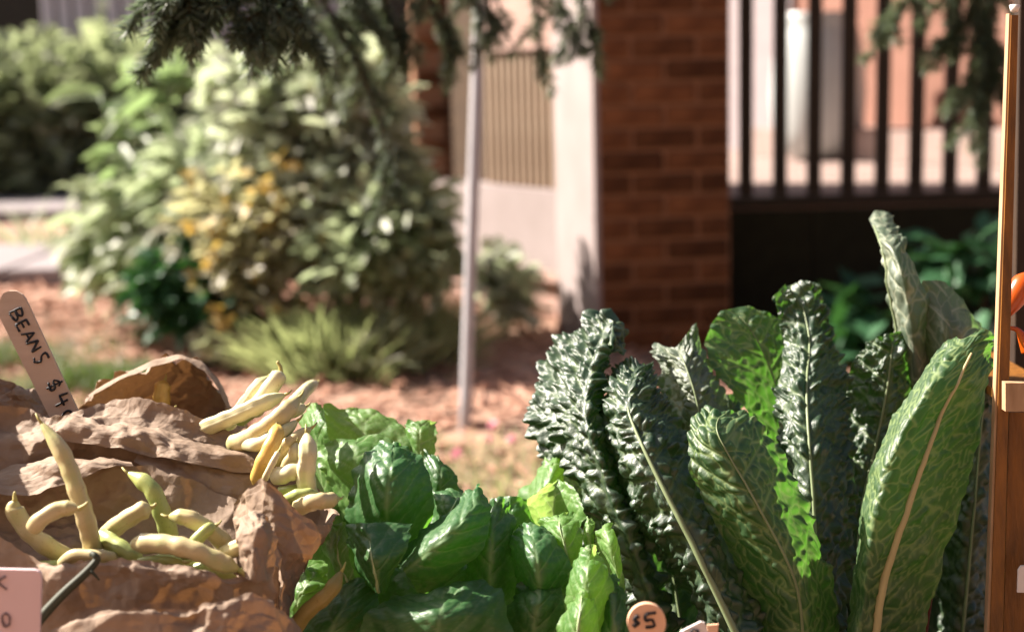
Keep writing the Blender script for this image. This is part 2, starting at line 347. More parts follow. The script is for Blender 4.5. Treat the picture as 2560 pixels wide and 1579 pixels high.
# ------------------------------------------------------------------ ground
GZ = 0.45
def ground_h(x, y):
    t = np.clip((y-2.1)/0.9, 0, 1); t = t*t*(3-2*t)
    return GZ*t + t*0.025*(vnoise(x*1.3+20, y*1.3+20, 3)+0.5*vnoise(x*4+40, y*4+40, 4))
ax = np.concatenate([-np.geomspace(400, 6.2, 14), np.linspace(-6, 6, 161), np.geomspace(6.2, 400, 14)])
ay = np.concatenate([-np.geomspace(400, 1.2, 12), np.linspace(-1, 13, 181), np.geomspace(13.5, 400, 12)])
X, Y = np.meshgrid(ax, ay); G = np.stack([X, Y, ground_h(X, Y)], -1)
go = add_mesh('ground', G.reshape(-1, 3), gridfaces(*X.shape), 'mulch', loc=(0, 0, 0)); tag(go, 'rust brown mulch covered ground behind the stall', 'ground', kind='structure')
# mulch chips
n = 9000; x = RNG.uniform(-2.6, 1.6, n); y = RNG.uniform(2.9, 6.6, n)
pos = np.stack([x, y, ground_h(x, y)+0.006], -1); d = RNG.normal(size=(n, 3))*np.array([1, 1, .25])
V, F, rn = scatter(pos, d, RNG.uniform(.025, .06, n), (np.array([(0, .15, 0), (0, -.15, 0), (1, -.12, 0), (1, .12, 0), (0, .15, .12), (0, -.15, .12), (1, -.12, .12), (1, .12, .12)]),
    [(4, 5, 6, 7), (0, 1, 5, 4), (1, 2, 6, 5), (2, 3, 7, 6), (3, 0, 4, 7)]))
o = add_mesh('mulch_chips', V, F, 'chip', smooth=False, attrs={'rnd': rn}); tag(o, 'scattered reddish bark chips over the garden bed', 'mulch', kind='stuff')
# paths: two pale concrete strips on the left
def strip(name, label, pxl, y0, y1, h=0.05):
    d0, d1 = P(120, y1, gd(120, y1))[1], P(120, y0, gd(120, y0))[1]
    t = tag(bpy.data.objects.new(name, None), label, None, kind='structure'); COL.objects.link(t); t.location = (0, d0, GZ); WL[t.name] = np.array([0, d0, GZ])
    w = 0.9; me = boxmesh('paving_slab', w-0.012, d1-d0, h+0.1, 'concrete', 0.006)
    for i in range(9):
        place('paving_slab', me, (pxl-i*w, (d0+d1)/2, GZ+h/2-0.03+0.004*(i % 3)), t, 0.0)
    return t
strip('path', 'pale concrete garden path behind the shrubs', -1.55, 470, 552)
strip('kerb', 'pale concrete kerb strip in front of the bare soil', -1.0, 652, 722, 0.07)

# ------------------------------------------------------------------ house: pillar, lattice wall, railing, porch
def hz(py, d): return CAMZ-(py-200)/FPX*d
A = P(1500, 450, 4.66)[:2]; B = P(1826, 450, 4.70)[:2]; Cc = P(1402, 450, 5.10)[:2]; D = B+(Cc-A)
Z1 = 3.3
pl = thing('brick_pillar', 'dark red brick porch pillar with one sunlit pale rendered side', 'pillar', (*(A+D)/2, GZ-0.05))
ab = (B-A)/np.linalg.norm(B-A); nrm = np.array([ab[1], -ab[0]])     # outward towards the camera
ins = 0.012
V, F = prism([A-nrm*ins, B-nrm*ins, D, Cc], GZ-0.05, Z1); add_mesh('mortar_core', V, F, 'mortar', pl, smooth=False)
acd = (Cc-A)/np.linalg.norm(Cc-A); nl = np.array([-acd[1], acd[0]])
V, F = prism([A+nl*0.02-nrm*0.004, A-nrm*0.004, Cc, Cc+nl*0.02], GZ-0.05, Z1); tag(add_mesh('rendered_face', V, F, 'stucco', pl, smooth=False), 'pale sunlit rendered side of the pillar')
W = np.linalg.norm(B-A); bl, bh, mj = 0.209, 0.059, 0.0145
brm = [boxmesh('brick', bl, 0.05, bh, 'brick', 0.004), boxmesh('brick_half', bl/2-0.006, 0.05, bh, 'brick', 0.004)]
ang = math.atan2(ab[1], ab[0]); rows = int((Z1-GZ)/(bh+mj))
for r in range(rows):
    z = GZ+(r+0.5)*(bh+mj)
    xs = [(0.25, 0), (0.75, 0)] if r % 2 == 0 else [(0.122, 1), (0.5, 0), (0.878, 1)]
    for xx, k in xs:
        p = A+ab*xx*W-nrm*(0.025-0.004*random.random())
        o = place('brick', brm[k], (*p, z), pl, ang); o.scale = (W/0.452, 1, 1)
# lattice screen wall (recedes back-left)
w0 = np.append(P(1425, 480, 5.14)[:2], 0)[:2]; w1 = P(1083, 450, 6.0)[:2]; wd = (w1-w0); WLn = np.linalg.norm(wd); wd = wd/WLn; wnm = np.array([-wd[1], wd[0]])
if wnm[1] > 0: wnm = -wnm
lw = thing('screen_wall', 'low white rendered wall carrying a beige slatted screen beside the pillar', 'wall', (*(w0+w1)/2, GZ-0.05))
zt = P(1420, 482, 5.14)[2]; zb = P(1415, 692, 5.14)[2]
V, F = prism([w0, w0-wnm*0.2, w1-wnm*0.2, w1], zb, zt); add_mesh('rendered_panel', V, F, 'stucco', lw, smooth=False)
V, F = prism([w0+wnm*0.02, w0-wnm*0.2, w1-wnm*0.2, w1+wnm*0.02], zb-0.035, zb-0.002); add_mesh('ledge', V, F, 'plinth', lw, smooth=False)
V, F = prism([w0-wnm*0.03, w0-wnm*0.2, w1-wnm*0.2, w1-wnm*0.03], GZ-0.06, zb-0.037); add_mesh('plinth', V, F, 'plinth', lw, smooth=False)
zl0, zl1 = zt+0.004, P(1300, 128, 5.4)[2]
s0, s1 = 0.0, 0.64
V, F = prism([w0-wnm*0.10, w0-wnm*0.12, w1-wnm*0.12+0*wd, w1-wnm*0.10], zl0, 3.2); add_mesh('backing_board', V, F, 'lattice_back', lw, smooth=False)
nsl = 14
slat = boxmesh('slat', 0.022, 0.018, zl1-zl0, 'lattice_wood', 0.002); aw = math.atan2(wd[1], wd[0])
for i in range(nsl):
    p = w0+wd*(s0+0.025+(s1-s0-0.03)*i/(nsl-1))-wnm*0.05
    place('slat', slat, (*p, (zl0+zl1)/2), lw, aw)
for zz, hh in ((zl1-0.02, 0.04), (hz(275, 5.5), 0.022), (hz(305, 5.5), 0.022), (hz(335, 5.5), 0.03)):
    me = boxmesh('cross_rail', s1-s0, 0.02, hh, 'lattice_wood')
    place('cross_rail', me, (*(w0+wd*(s0+s1)/2-wnm*0.072), zz), lw, aw)
V, F = prism([w0-wnm*0.02, w0-wnm*0.09, w0+wd*s1-wnm*0.09, w0+wd*s1-wnm*0.02], zl1+0.004, 3.2); add_mesh('upper_panel', V, F, 'plinth', lw, smooth=False)
# dark brick wall behind, left of the screen
bw = thing('brick_wall', 'shaded dark brick wall end between the shrubs and the white pole', 'wall', (-0.2, 6.3, GZ-0.05))
q0 = P(1040, 300, 6.07)[:2]; q1 = np.array([0.35, 6.22])
qd = (q1-q0)/np.linalg.norm(q1-q0); qn = np.array([qd[1], -qd[0]])
V, F = prism([q0-qn*0.012, q1-qn*0.012, q1-qn*0.25, q0-qn*0.25], GZ-0.05, 3.2); add_mesh('mortar_core', V, F, 'mortar', bw, smooth=False)
for r in range(36):
    z = GZ+(r+0.5)*(bh+mj)
    for i in range(2):
        xx = 0.110+(0.117 if r % 2 else 0.0)+i*0.234
        p = q0+qd*xx-qn*(0.025-0.004*random.random())
        place('brick', brm[0], (*p, z), bw, math.atan2(qd[1], qd[0]))
# porch: deck, skirt, railing, walls, roof
dz = P(2100, 516, 4.98)[2]
rg = thing('porch_railing', 'dark porch railing with thin upright balusters right of the brick pillar', 'railing', (1.5, 5.0, dz))
me = boxmesh('baluster', 0.046, 0.030, 1.05, 'rail')
for i in range(14):
    place('baluster', me, (P(1898, 300, 5.03)[0]+0.1200*(i-0.45), 5.03, dz+0.04+0.525), rg)
for nm, z, h in (('bottom_rail', dz+0.02, 0.035), ('top_rail', dz+1.09, 0.05)):
    place(nm, boxmesh(nm, 1.72, 0.05, h, 'rail', 0.004), (1.64, 5.03, z), rg)
pc = thing('porch', 'house porch with deck, rosy back wall and dark skirting under the railing', 'porch', (2.2, 6.5, GZ-0.05))
for i in range(6):
    me = boxmesh('skirt_board', 0.285, 0.03, dz-GZ, 'skirt', 0.003)
    place('skirt_board', me, (0.92+0.29*i, 5.0, (dz+GZ)/2-0.01), pc)
plank = boxmesh('deck_plank', 3.4, 0.135, 0.03, 'deck', 0.003)
for i in range(30):
    place('deck_plank', plank, (2.35, 5.10+0.143*i, dz-0.015-0.001*(i % 3)), pc)
e0 = np.array([1.30, 9.2]); e1 = np.array([3.0, 6.6]); ed = (e1-e0)/np.linalg.norm(e1-e0); en = np.array([ed[1], -ed[0]])
if en[1] > 0: en = -en
V, F = prism([e0, e1, e1-en*0.2, e0-en*0.2], GZ-0.05, 3.6); add_mesh('back_wall', V, F, 'rosy_wall', pc, smooth=False)
V, F = prism([e0+en*0.03+ed*0.0, e0+en*0.03+ed*0.75, e0+ed*0.75-en*0.001, e0-en*0.001], dz, 2.9); add_mesh('door_panel', V, F, 'white_paint', pc, smooth=False)
V, F = prism([e0+en*0.5+ed*0.9, e1+en*0.5, e1+en*0.002, e0+ed*0.9+en*0.002], dz+0.002, dz+0.16); add_mesh('step', V, F, 'deck', pc, smooth=False)
V, F = prism([(0.2, 5.25), (4.5, 4.75), (4.5, 9.6), (1.2, 9.6), (0.9, 7.2)], 3.3, 3.45); add_mesh('roof', V, F, 'roof', pc, smooth=False)
V, F = prism([(1.05, 9.3), (1.4, 9.3), (1.4, 9.5), (1.05, 9.5)], GZ-0.05, 3.3); add_mesh('corner_post', V, F, 'white_paint', pc, smooth=False)
# white glazed planter on the deck
prof = [(0.02, 0.0), (0.10, 0.01), (0.16, 0.06), (0.19, 0.15), (0.20, 0.32), (0.19, 0.48), (0.165, 0.60), (0.15, 0.66), (0.165, 0.69), (0.15, 0.69), (0.13, 0.66), (0.10, 0.60)]
prof = [(r*1.28, z*1.12) for r, z in prof]
c = np.array([1.67, 7.7, dz]); an = np.linspace(0, 2*math.pi, 28, endpoint=False)
V = np.array([(c[0]+r*math.cos(a), c[1]+r*math.sin(a), c[2]+z) for r, z in prof for a in an]); F = [tuple(f) for f in gridfaces(len(prof), 28, True)]+[tuple(range(27, -1, -1))]
pt = add_mesh('planter', V, F, 'glazed'); tag(pt, 'tall white glazed planter standing on the porch behind the railing', 'planter')
add_mesh('soil', np.array([(c[0]+0.15*math.cos(a), c[1]+0.15*math.sin(a), c[2]+0.68) for a in an]), [tuple(range(28))], 'bark', pt)

# far house / fence closing the view
fh = thing('far_house', 'pale rendered house wall far behind the shrubs', 'house', (-1, 14.6, GZ))
V, F = prism([(-3.62, 14.5), (1.5, 14.5), (1.5, 15), (-3.62, 15)], GZ-0.05, 4.2); add_mesh('wall', V, F, 'far_wall', fh, smooth=False)
V, F = prism([(-3.9, 14.2), (1.7, 14.2), (1.7, 15.2), (-3.9, 15.2)], 4.2, 4.35); add_mesh('roof', V, F, 'roof', fh, smooth=False)
V, F = prism([(-1.5, 14.47), (-0.6, 14.47), (-0.6, 14.498), (-1.5, 14.498)], 1.3, 2.6); add_mesh('window', V, F, 'far_dark', fh, smooth=False)
sh = thing('far_shed', 'dark timber shed behind the hedge in the far corner', 'shed', (-7, 15.5, GZ))
V, F = prism([(-11, 15.2), (-3.7, 15.2), (-3.7, 16.4), (-11, 16.4)], GZ-0.05, 3.4); add_mesh('wall', V, F, 'far_dark', sh, smooth=False)
V, F = prism([(-11.2, 15.0), (-3.5, 15.01), (-3.5, 16.6), (-11.2, 16.6)], 3.4, 3.55); add_mesh('roof', V, F, 'roof', sh, smooth=False)
fe = thing('picket_fence', 'white picket fence standing behind the hedge at upper left', 'fence', (-3.7, 13.2, GZ))
pk = boxmesh('picket', 0.105, 0.025, 1.8, 'picket', 0.004)
for i in range(7):
    place('picket', pk, (-4.14+i*0.146, 13.2, GZ+0.9), fe)
for z in (0.4, 1.3): place('rail', boxmesh('rail', 1.05, 0.04, 0.07, 'picket'), (-3.70, 13.234, GZ+z), fe)

# unseen house added behind the viewer to cut sky light and warm the fill
hb = thing('added_fill_house', 'tan rendered house on the near side of the garden behind the viewer', 'house', (0, -3.2, 0))
V, F = prism([(-9, -3.4), (9, -3.4), (9, -3.0), (-9, -3.0)], -.05, 4.6); add_mesh('wall', V, F, 'fill_wall', hb, smooth=False)
V, F = prism([(-9.3, -3.8), (9.3, -3.8), (9.3, -2.7), (-9.3, -2.7)], 4.6, 4.8); add_mesh('roof', V, F, 'roof', hb, smooth=False)
for xx in (-6, -2.5, 2.5, 6):
    w = place('window', boxmesh('window', 1.2, .04, 1.4, 'far_dark'), (xx, -2.978, 2.0), hb); WL[w.name] = np.array([xx, -2.978, 2.0])
    place('sill', boxmesh('sill', 1.4, .12, .06, 'picket'), (xx, -2.90, 1.26), w)
place('door', boxmesh('door', 1.0, .05, 2.1, 'rack_dark'), (0, -2.97, 1.06), hb)
# white pole
a, b = P(1163, 1052, 3.78), P(1197, 60, 3.78); b2 = b+(b-a)*0.45; a2 = a-(b-a)/np.linalg.norm(b-a)*0.08
V, F = tube(np.linspace(a2, b2, 12), 0.0165, 14); po = add_mesh('pole', V, F, 'pole'); tag(po, 'slim pale metal pole leaning slightly on the mulch', 'pole')
V, F = tube([b2, b2+np.array([0, 0, .02])], 0.019, 14); add_mesh('cap', V, F, 'pole', po)

# ------------------------------------------------------------------ planting
def shrub(name, label, cat, blobs, nleaf, size, templ, material, droop=0.0, shell=0.55, stems=6, group=None, leafname='foliage'):
    """blobs: (px,py,d,rx_px,ry_px,depth_r)"""
    cs = [(P(x, y, d), rx*d/FPX, ry*d/FPX, rd) for x, y, d, rx, ry, rd in blobs]
    bx = np.mean([c[0][0] for c in cs]); by = np.mean([c[0][1] for c in cs])
    root = thing(name, label, cat, (bx, by, float(ground_h(np.array(bx), np.array(by)))-0.01), group)
    vol = np.array([rx*ry for _, rx, ry, _ in cs]); vol = vol/vol.sum()
    pos = []; out = []
    for (c, rx, rz, rd), v in zip(cs, vol):
        k = int(nleaf*v); u = RNG.normal(size=(k, 3)); u /= np.linalg.norm(u, axis=1, keepdims=True)
        r = RNG.uniform(shell**3, 1, k)**(1/3)
        nz = np.array([mnoise.noise(Vector(q*3.4+c*3)) for q in u]); r = r*(1+0.75*nz)
        pos.append(c+u*r[:, None]*np.array([rx, rd, rz])); out.append(u)
    pos = np.concatenate(pos); out = np.concatenate(out)
    ok = pos[:, 2] > ground_h(pos[:, 0], pos[:, 1])+0.01; pos = pos[ok]; out = out[ok]
    d = out*np.array([1, 1, .45])+RNG.normal(size=out.shape)*np.array([.6, .6, .35])+np.array([0, -.25, -.05-droop])
    sz = RNG.uniform(0.45, 1.45, len(pos))*size
    V, F, rn = scatter(pos, d, sz, templ, roll=RNG.uniform(-.75, .75, len(pos)))
    add_mesh(leafname, V, F, material, root, smooth=False, attrs={'rnd': rn})
    g = base_of(root)
    for i in range(stems):
        c, rx, rz, rd = cs[i % len(cs)]
        tip = c+np.array([RNG.uniform(-.7, .7)*rx, RNG.uniform(-.6, .6)*rd, RNG.uniform(0, .8)*rz])
        s = g+np.array([RNG.uniform(-.05, .05), RNG.uniform(-.05, .05), 0]); mid = (s*0.45+tip*0.55)+np.array([0, 0, 0.12*np.linalg.norm(tip-s)])
        V, F = tube(cr([s, mid, tip], 8), np.linspace(0.008, 0.003, 8), 6); add_mesh('stem', V, F, 'twig', root)
    return root
shrub('hedge', 'fine leaved grey green hedge at the far left in front of the fence', 'hedge', [(60, 290, 12.0, 190, 170, .7), (270, 270, 12.1, 190, 160, .7), (430, 250, 12.2, 160, 140, .7), (150, 390, 11.9, 170, 80, .6), (-150, 280, 12.0, 180, 170, .7)], 9000, .13, T_OVAL, 'hedge', shell=.7)
shrub('silver_shrub', 'tall silvery green shrub reaching up beside the dark brick wall', 'shrub', [(760, 320, 4.85, 160, 180, .2), (895, 300, 4.70, 95, 200, .14), (950, 400, 4.68, 55, 120, .1), (640, 250, 5.0, 110, 130, .2), (870, 470, 4.72, 150, 100, .15)], 2500, .10, T_LEAF, 'silver', shell=.3)
shrub('leafy_shrub', 'loose light green shrub beside the concrete path', 'shrub', [(330, 560, 5.4, 120, 130, .25), (400, 650, 5.2, 110, 90, .22), (470, 520, 5.2, 100, 130, .25), (280, 640, 5.3, 80, 70, .2), (640, 460, 5.1, 130, 90, .2), (520, 430, 5.3, 110, 90, .2)], 1500, .12, T_LEAF, 'limey', droop=.3, shell=.35)
shrub('yellow_shrub', 'low shrub with straw yellow leaves and small yellow flowers', 'shrub', [(560, 570, 4.8, 110, 140, .2), (690, 600, 4.7, 150, 130, .2), (850, 560, 4.75, 150, 110, .18), (620, 690, 4.65, 90, 80, .15)], 1800, .072, T_LEAF, 'yellowy', shell=.3)
shrub('rounded_shrub', 'rounded bush with small pale leaves in front of the white wall', 'shrub', [(950, 590, 4.62, 140, 110, .2), (1015, 560, 4.62, 90, 100, .14), (900, 650, 4.55, 120, 80, .16), (1060, 650, 4.55, 80, 80, .12)], 1500, .078, T_LEAF, 'limey', shell=.3)
shrub('dark_bush', 'dark green bush low down behind the white flower clump', 'shrub', [(450, 720, 4.75, 100, 100, .15), (560, 740, 4.7, 60, 70, .12)], 900, .075, T_LEAF, 'shade_leaf', shell=.2)
shrub('wall_plant', 'small round leaved plant at the foot of the white wall', 'plant', [(1270, 705, 5.1, 60, 60, .12), (1230, 670, 5.15, 45, 50, .1), (1300, 770, 5.05, 50, 30, .1)], 300, .066, T_OVAL, 'silver', shell=.3, stems=4)
shrub('porch_plant', 'shaded broad leaved plant growing against the dark porch skirting', 'plant', [(2180, 800, 4.5, 90, 70, .15), (2260, 740, 4.5, 80, 60, .15), (2120, 860, 4.4, 80, 60, .15)], 90, .15, T_LEAF, 'shade_leaf', shell=.2, stems=5)
shrub('porch_plant', 'grey green shaded plant beside the wooden rack in front of the porch', 'plant', [(2440, 680, 4.3, 70, 110, .15), (2400, 640, 4.4, 70, 60, .15), (2450, 790, 4.2, 60, 60, .15)], 120, .13, T_LEAF, 'shade_leaf', shell=.2, stems=5)
# flowers on the yellow shrub
ys = [o for o in COL.objects if o.name.startswith('yellow_shrub')][0]
k = 26; pxs = np.stack([RNG.uniform(470, 900, k), RNG.uniform(420, 780, k)], -1)
pos = np.array([P(a, b, RNG.uniform(4.48, 4.62)) for a, b in pxs]+[P(a, b, 4.5) for a, b in ((700, 395), (735, 400), (600, 430), (640, 470), (545, 770), (550, 800), (570, 810), (620, 520), (480, 560))])
V, F, rn = scatter(np.repeat(pos, 5, 0), RNG.normal(size=(len(pos)*5, 3)), .042, T_OVAL); tag(add_mesh('flowers', V, F, 'petal_yellow', ys, smooth=False, attrs={'rnd': rn}), kind='stuff')
# big leaf shrub: each leaf its own piece
def leaf_template(name, material, L=1.0, W=0.28):
    G = np.zeros((9, 5, 3))
    for i in range(9):
        t = i/8; w = W*math.sin(math.pi*min(1, t*0.97+0.03))**0.75*(1.15-0.5*t)
        for j in range(5):
            s = (j-2)/2; G[i, j] = (L*t, w*s, 0.10*abs(s)-0.35*t*t*L+0.02*math.sin(9*t+3*s))
    me = bpy.data.meshes.new(name); me.from_pydata([tuple(v) for v in G.reshape(-1, 3)], [], [tuple(map(int, f)) for f in gridfaces(9, 5)]); me.update()
    at = me.attributes.new('rnd', 'FLOAT', 'POINT'); at.data.foreach_set('value', np.full(45, RNG.uniform(0.2, 0.9), np.float32))
    me.polygons.foreach_set('use_smooth', [True]*len(me.polygons)); me.materials.append(MATS[material]); return me
tmpl = [leaf_template('leaf', 'bigleaf', 1, w) for w in (.26, .3, .22, .33)]
g = P(450, 760, 5.55)
bs_ = thing('broad_leaved_shrub', 'tall plant with big drooping leaves left of centre behind the bags', 'shrub', (g[0], g[1], GZ))
base = np.array([g[0], g[1], GZ])
stems = [((250, 240), 5.6), ((320, 150), 5.7), ((430, 130), 5.6), ((520, 140), 5.7), ((590, 170), 5.75), ((400, 280), 5.3), ((510, 300), 5.4), ((290, 360), 5.4), ((620, 330), 5.7), ((460, 420), 5.25)]
for (q, d) in stems:
    tip = P(*q, d); path = cr([base+RNG.normal(size=3)*np.array([.06, .06, 0]), base*0.5+tip*0.5+np.array([RNG.normal()*.04, 0, .08]), tip], 14)
    V, F = tube(path, np.linspace(.010, .005, 14), 6); add_mesh('stem', V, F, 'bigleaf', bs_)
    for i in range(13):
        t = 0.38+0.62*(i/12)**0.8; p = path[min(13, int(t*13))]
        yaw = RNG.uniform(0, 2*math.pi); pit = RNG.uniform(-.3, .7); s = RNG.uniform(.14, .26)
        o = place('leaf', tmpl[i % 4], p, bs_); o.rotation_euler = (RNG.uniform(-.6, .6), pit, yaw); o.scale = (s, s, s)
# white flower clump
wc = shrub('flower_clump', 'low clump of white flowers on the bare mulch', 'flowers', [(553, 848, 4.6, 46, 40, .06)], 260, .04, T_OVAL, 'petal_white', shell=.75, stems=4)
c = P(560, 885, 4.62); V, F, rn = scatter(c+RNG.normal(size=(80, 3))*np.array([.035, .03, .015]), RNG.normal(size=(80, 3))+np.array([0, 0, .5]), .04, T_LEAF); add_mesh('leaves', V, F, 'shade_leaf', wc, smooth=False, attrs={'rnd': rn})
# grass mound
def tuft(name, label, px, py, d, n, spread, ln, material='grassy', lean=0.55):
    d = gd(px, py); c = P(px, py, d); z = float(ground_h(np.array(c[0]), np.array(c[1]))); c = np.array([c[0], c[1], z])
    r = thing(name, label, 'grass', c)
    u = RNG.normal(size=(n, 2))*spread; pos = np.stack([c[0]+u[:, 0], c[1]+u[:, 1], np.full(n, z)], -1)
    dr = np.stack([u[:, 0]/spread*lean+RNG.normal(size=n)*.5, u[:, 1]/spread*lean+RNG.normal(size=n)*.5, np.full(n, 1.0)], -1)
    V, F, rn = scatter(pos, dr, RNG.uniform(.3, 1.3, n)*ln, T_BLADE, roll=RNG.uniform(-1.5, 1.5, n)); add_mesh('blades', V, F, material, r, smooth=False, attrs={'rnd': rn}); return r
tuft('grass_mound', 'wide yellow green mound of fine grass beside the pole', 850, 925, 4.38, 3000, .095, .21)
tuft('grass_mound', 'darker grass tussock right next to the foot of the pole', 1045, 900, 4.54, 1100, .06, .22)
tuft('grass_tuft', 'small grass tuft at the left of the yellow green mound', 700, 880, 4.64, 260, .05, .18)
tuft('grass_tuft', 'short bright green tuft low between the lettuce and the kale', 1300, 1215, 3.153, 90, .05, .10)
tuft('grass_tuft', 'sparse pale tuft at the corner of the concrete kerb', 120, 640, 7.27, 120, .1, .32, 'limey')
n = 9000; x = RNG.uniform(-2.0, -1.15, n); y = RNG.normal(4.5, .22, n); ok = vnoise(x*3, y*5, 12) > -0.2; x = x[ok]; y = y[ok]  # dense dark blades, real grass that also paints in a shaded band
V, F, rn = scatter(np.stack([x, y, ground_h(x, y)], -1), RNG.normal(size=(len(x), 3))*.5+np.array([0, 0, 1]), RNG.uniform(.05, .11, len(x)), T_BLADE); tag(add_mesh('lawn_grass', V, F, 'shade_toned_lawn', smooth=False, attrs={'rnd': rn}), 'short grass patch on the ground behind the bean sign', 'grass', kind='stuff')
n = 1500; x = RNG.uniform(-0.35, 0.25, n); y = RNG.uniform(2.95, 3.55, n)
V, F, rn = scatter(np.stack([x, y, ground_h(x, y)], -1), RNG.normal(size=(n, 3))*.6+np.array([0, 0, 1]), RNG.uniform(.03, .07, n), T_BLADE); tag(add_mesh('lawn_grass', V, F, 'grassy', smooth=False, attrs={'rnd': rn}), 'sparse dry grass on the mulch behind the lettuce', 'grass', kind='stuff')
for i, (px, py, lb) in enumerate([(1228, 1062, 'small pink flower nearest the foot of the pole'), (1282, 1100, 'small pink flower between the pole and the kale'), (1140, 1135, 'small pink flower just above the lettuce'), (1225, 1105, 'small pale pink flower left of the two brighter ones')]):
    d = gd(px, py)*0.985; c = P(px, py, d)
    V, F, rn = scatter(np.tile(c, (9, 1)), RNG.normal(size=(9, 3))+np.array([0, -.3, .5]), .020, T_OVAL); f = add_mesh('pink_flower', V, F, 'petal_pink', smooth=False, attrs={'rnd': rn}); tag(f, lb, 'flower', 'pink flowers on the mulch')
    V, F = tube([np.array([c[0], c[1], float(ground_h(np.array(c[0]), np.array(c[1])))-.01]), c], .002, 5); add_mesh('stem', V, F, 'grassy', f)

# ------------------------------------------------------------------ conifer overhanging the view
tr = thing('conifer_tree', 'dark needled conifer whose branches hang into the top of the view', 'tree', (2.9, 3.9, GZ))
V, F = tube(cr([(2.9, 3.9, GZ-.05), (2.92, 3.9, 1.6), (2.88, 3.88, 3.2), (2.9, 3.9, 5.0)], 20), np.linspace(.17, .07, 20), 14); add_mesh('trunk', V, F, 'bark', tr)
limb = cr([(2.9, 3.9, 2.5), (1.8, 3.5, 2.35), (0.9, 3.1, 2.15), (0.1, 2.8, 2.05), (-0.4, 2.3, 1.86), (-0.62, 1.95, 1.72)], 40)
V, F = tube(limb, np.linspace(.055, .012, 40), 10); add_mesh('limb', V, F, 'bark', tr)
def spray(path, n_side, side_len, needle, material, dens, thick=.004, side_dir=None):
    """branch with side twigs and needles; returns twig geo + needle geo"""
    path = cr(path, 24); parts = [tube(path, np.linspace(thick, thick*.35, 24), 6)]
    segs = [path]
    T = np.gradient(path, axis=0); T /= np.linalg.norm(T, axis=1, keepdims=True)
    for i in range(n_side):
        t = int((0.08+0.9*i/n_side)*23); p = path[t]
        dr = T[t]*0.7+RNG.normal(size=3)*np.array([.9, .6, .5])+np.array([0, 0, -.35]); dr /= np.linalg.norm(dr)
        L = side_len*RNG.uniform(.5, 1.1)
        tw = cr([p, p+dr*L*.55, p+dr*L+np.array([0, 0, -.25*L])], 9); parts.append(tube(tw, np.linspace(thick*.5, thick*.2, 9), 5)); segs.append(tw)
    pos = []; dirs = []
    for s in segs:
        L = np.linalg.norm(np.diff(s, axis=0), axis=1).sum(); k = max(6, int(L*dens)); t = RNG.uniform(0.02, 1, k)*(len(s)-1)
        i = np.minimum(t.astype(int), len(s)-2); f = (t-i)[:, None]; p = s[i]*(1-f)+s[i+1]*f; tg = s[i+1]-s[i]; tg /= np.linalg.norm(tg, axis=1, keepdims=True)
        r = RNG.normal(size=(k, 3)); r -= (r*tg).sum(1, keepdims=True)*tg; r /= np.linalg.norm(r, axis=1, keepdims=True)
        pos.append(p); dirs.append(r*.9+tg*.75)
        # terminal tuft
        m = 16; pos.append(np.tile(s[-1], (m, 1))); dirs.append(tg[-1]+RNG.normal(size=(m, 3))*.6)
    pos = np.concatenate(pos); dirs = np.concatenate(dirs)
    return join(parts), scatter(pos, dirs, RNG.uniform(.7, 1.15, len(pos))*needle, T_NEED)
def branch(paths, n_side, side_len, needle, material, dens, thick=.004):
    for p in paths:
        (V, F), (V2, F2, rn) = spray(PP(p), n_side, side_len, needle, material, dens, thick)
        b = add_mesh('branch', V, F, 'twig', tr); add_mesh('needles', V2, F2, material, b, smooth=False, attrs={'rnd': rn})
# nearest bough, upper left (almost in focus)
branch([[(760, -160, 1.770), (640, -60, 1.670), (520, 0, 1.620), (400, 25, 1.600)], [(700, -120, 1.720), (590, -10, 1.640), (480, 55, 1.620), (410, 85, 1.610)],
        [(760, -120, 1.720), (690, -10, 1.660), (650, 60, 1.640), (610, 95, 1.620)], [(800, -120, 1.770), (740, -20, 1.700), (720, 40, 1.680), (690, 115, 1.670)], [(600, -140, 1.670), (520, -60, 1.620), (450, -20, 1.600), (380, -10, 1.590)]], 9, .06, .021, 'needle', 3300, .003)
# hanging boughs, centre
branch([[(760, -200, 2.7), (800, -20, 2.7), (880, 130, 2.7), (930, 250, 2.68), (985, 420, 2.66), (1000, 500, 2.66)], [(900, -200, 2.8), (880, -20, 2.8), (850, 80, 2.8), (830, 200, 2.78)],
        [(960, -180, 2.8), (960, 0, 2.8), (1000, 90, 2.8), (1010, 170, 2.8)], [(780, -160, 2.7), (760, -20, 2.7), (790, 80, 2.68), (800, 140, 2.68)], [(1050, -160, 2.8), (1080, 0, 2.8), (1120, 80, 2.8), (1150, 130, 2.8)],
        [(850, -200, 2.75), (850, -60, 2.75), (900, 30, 2.74), (960, 90, 2.74)]], 9, .085, .026, 'needle_far', 1400, .006)
branch([[(1180, -200, 2.8), (1210, -40, 2.8), (1230, 60, 2.8), (1230, 90, 2.8)], [(1280, -200, 2.8), (1330, -40, 2.8), (1345, 80, 2.8), (1355, 195, 2.8)], [(1320, -200, 2.85), (1400, 0, 2.85), (1440, 75, 2.85), (1462, 125, 2.85)],
        [(1400, -200, 2.85), (1450, -20, 2.85), (1475, 60, 2.85), (1490, 85, 2.85)], [(1120, -200, 2.8), (1150, -60, 2.8), (1190, 10, 2.8), (1250, 60, 2.8)]], 8, .07, .026, 'needle_far', 900, .0045)
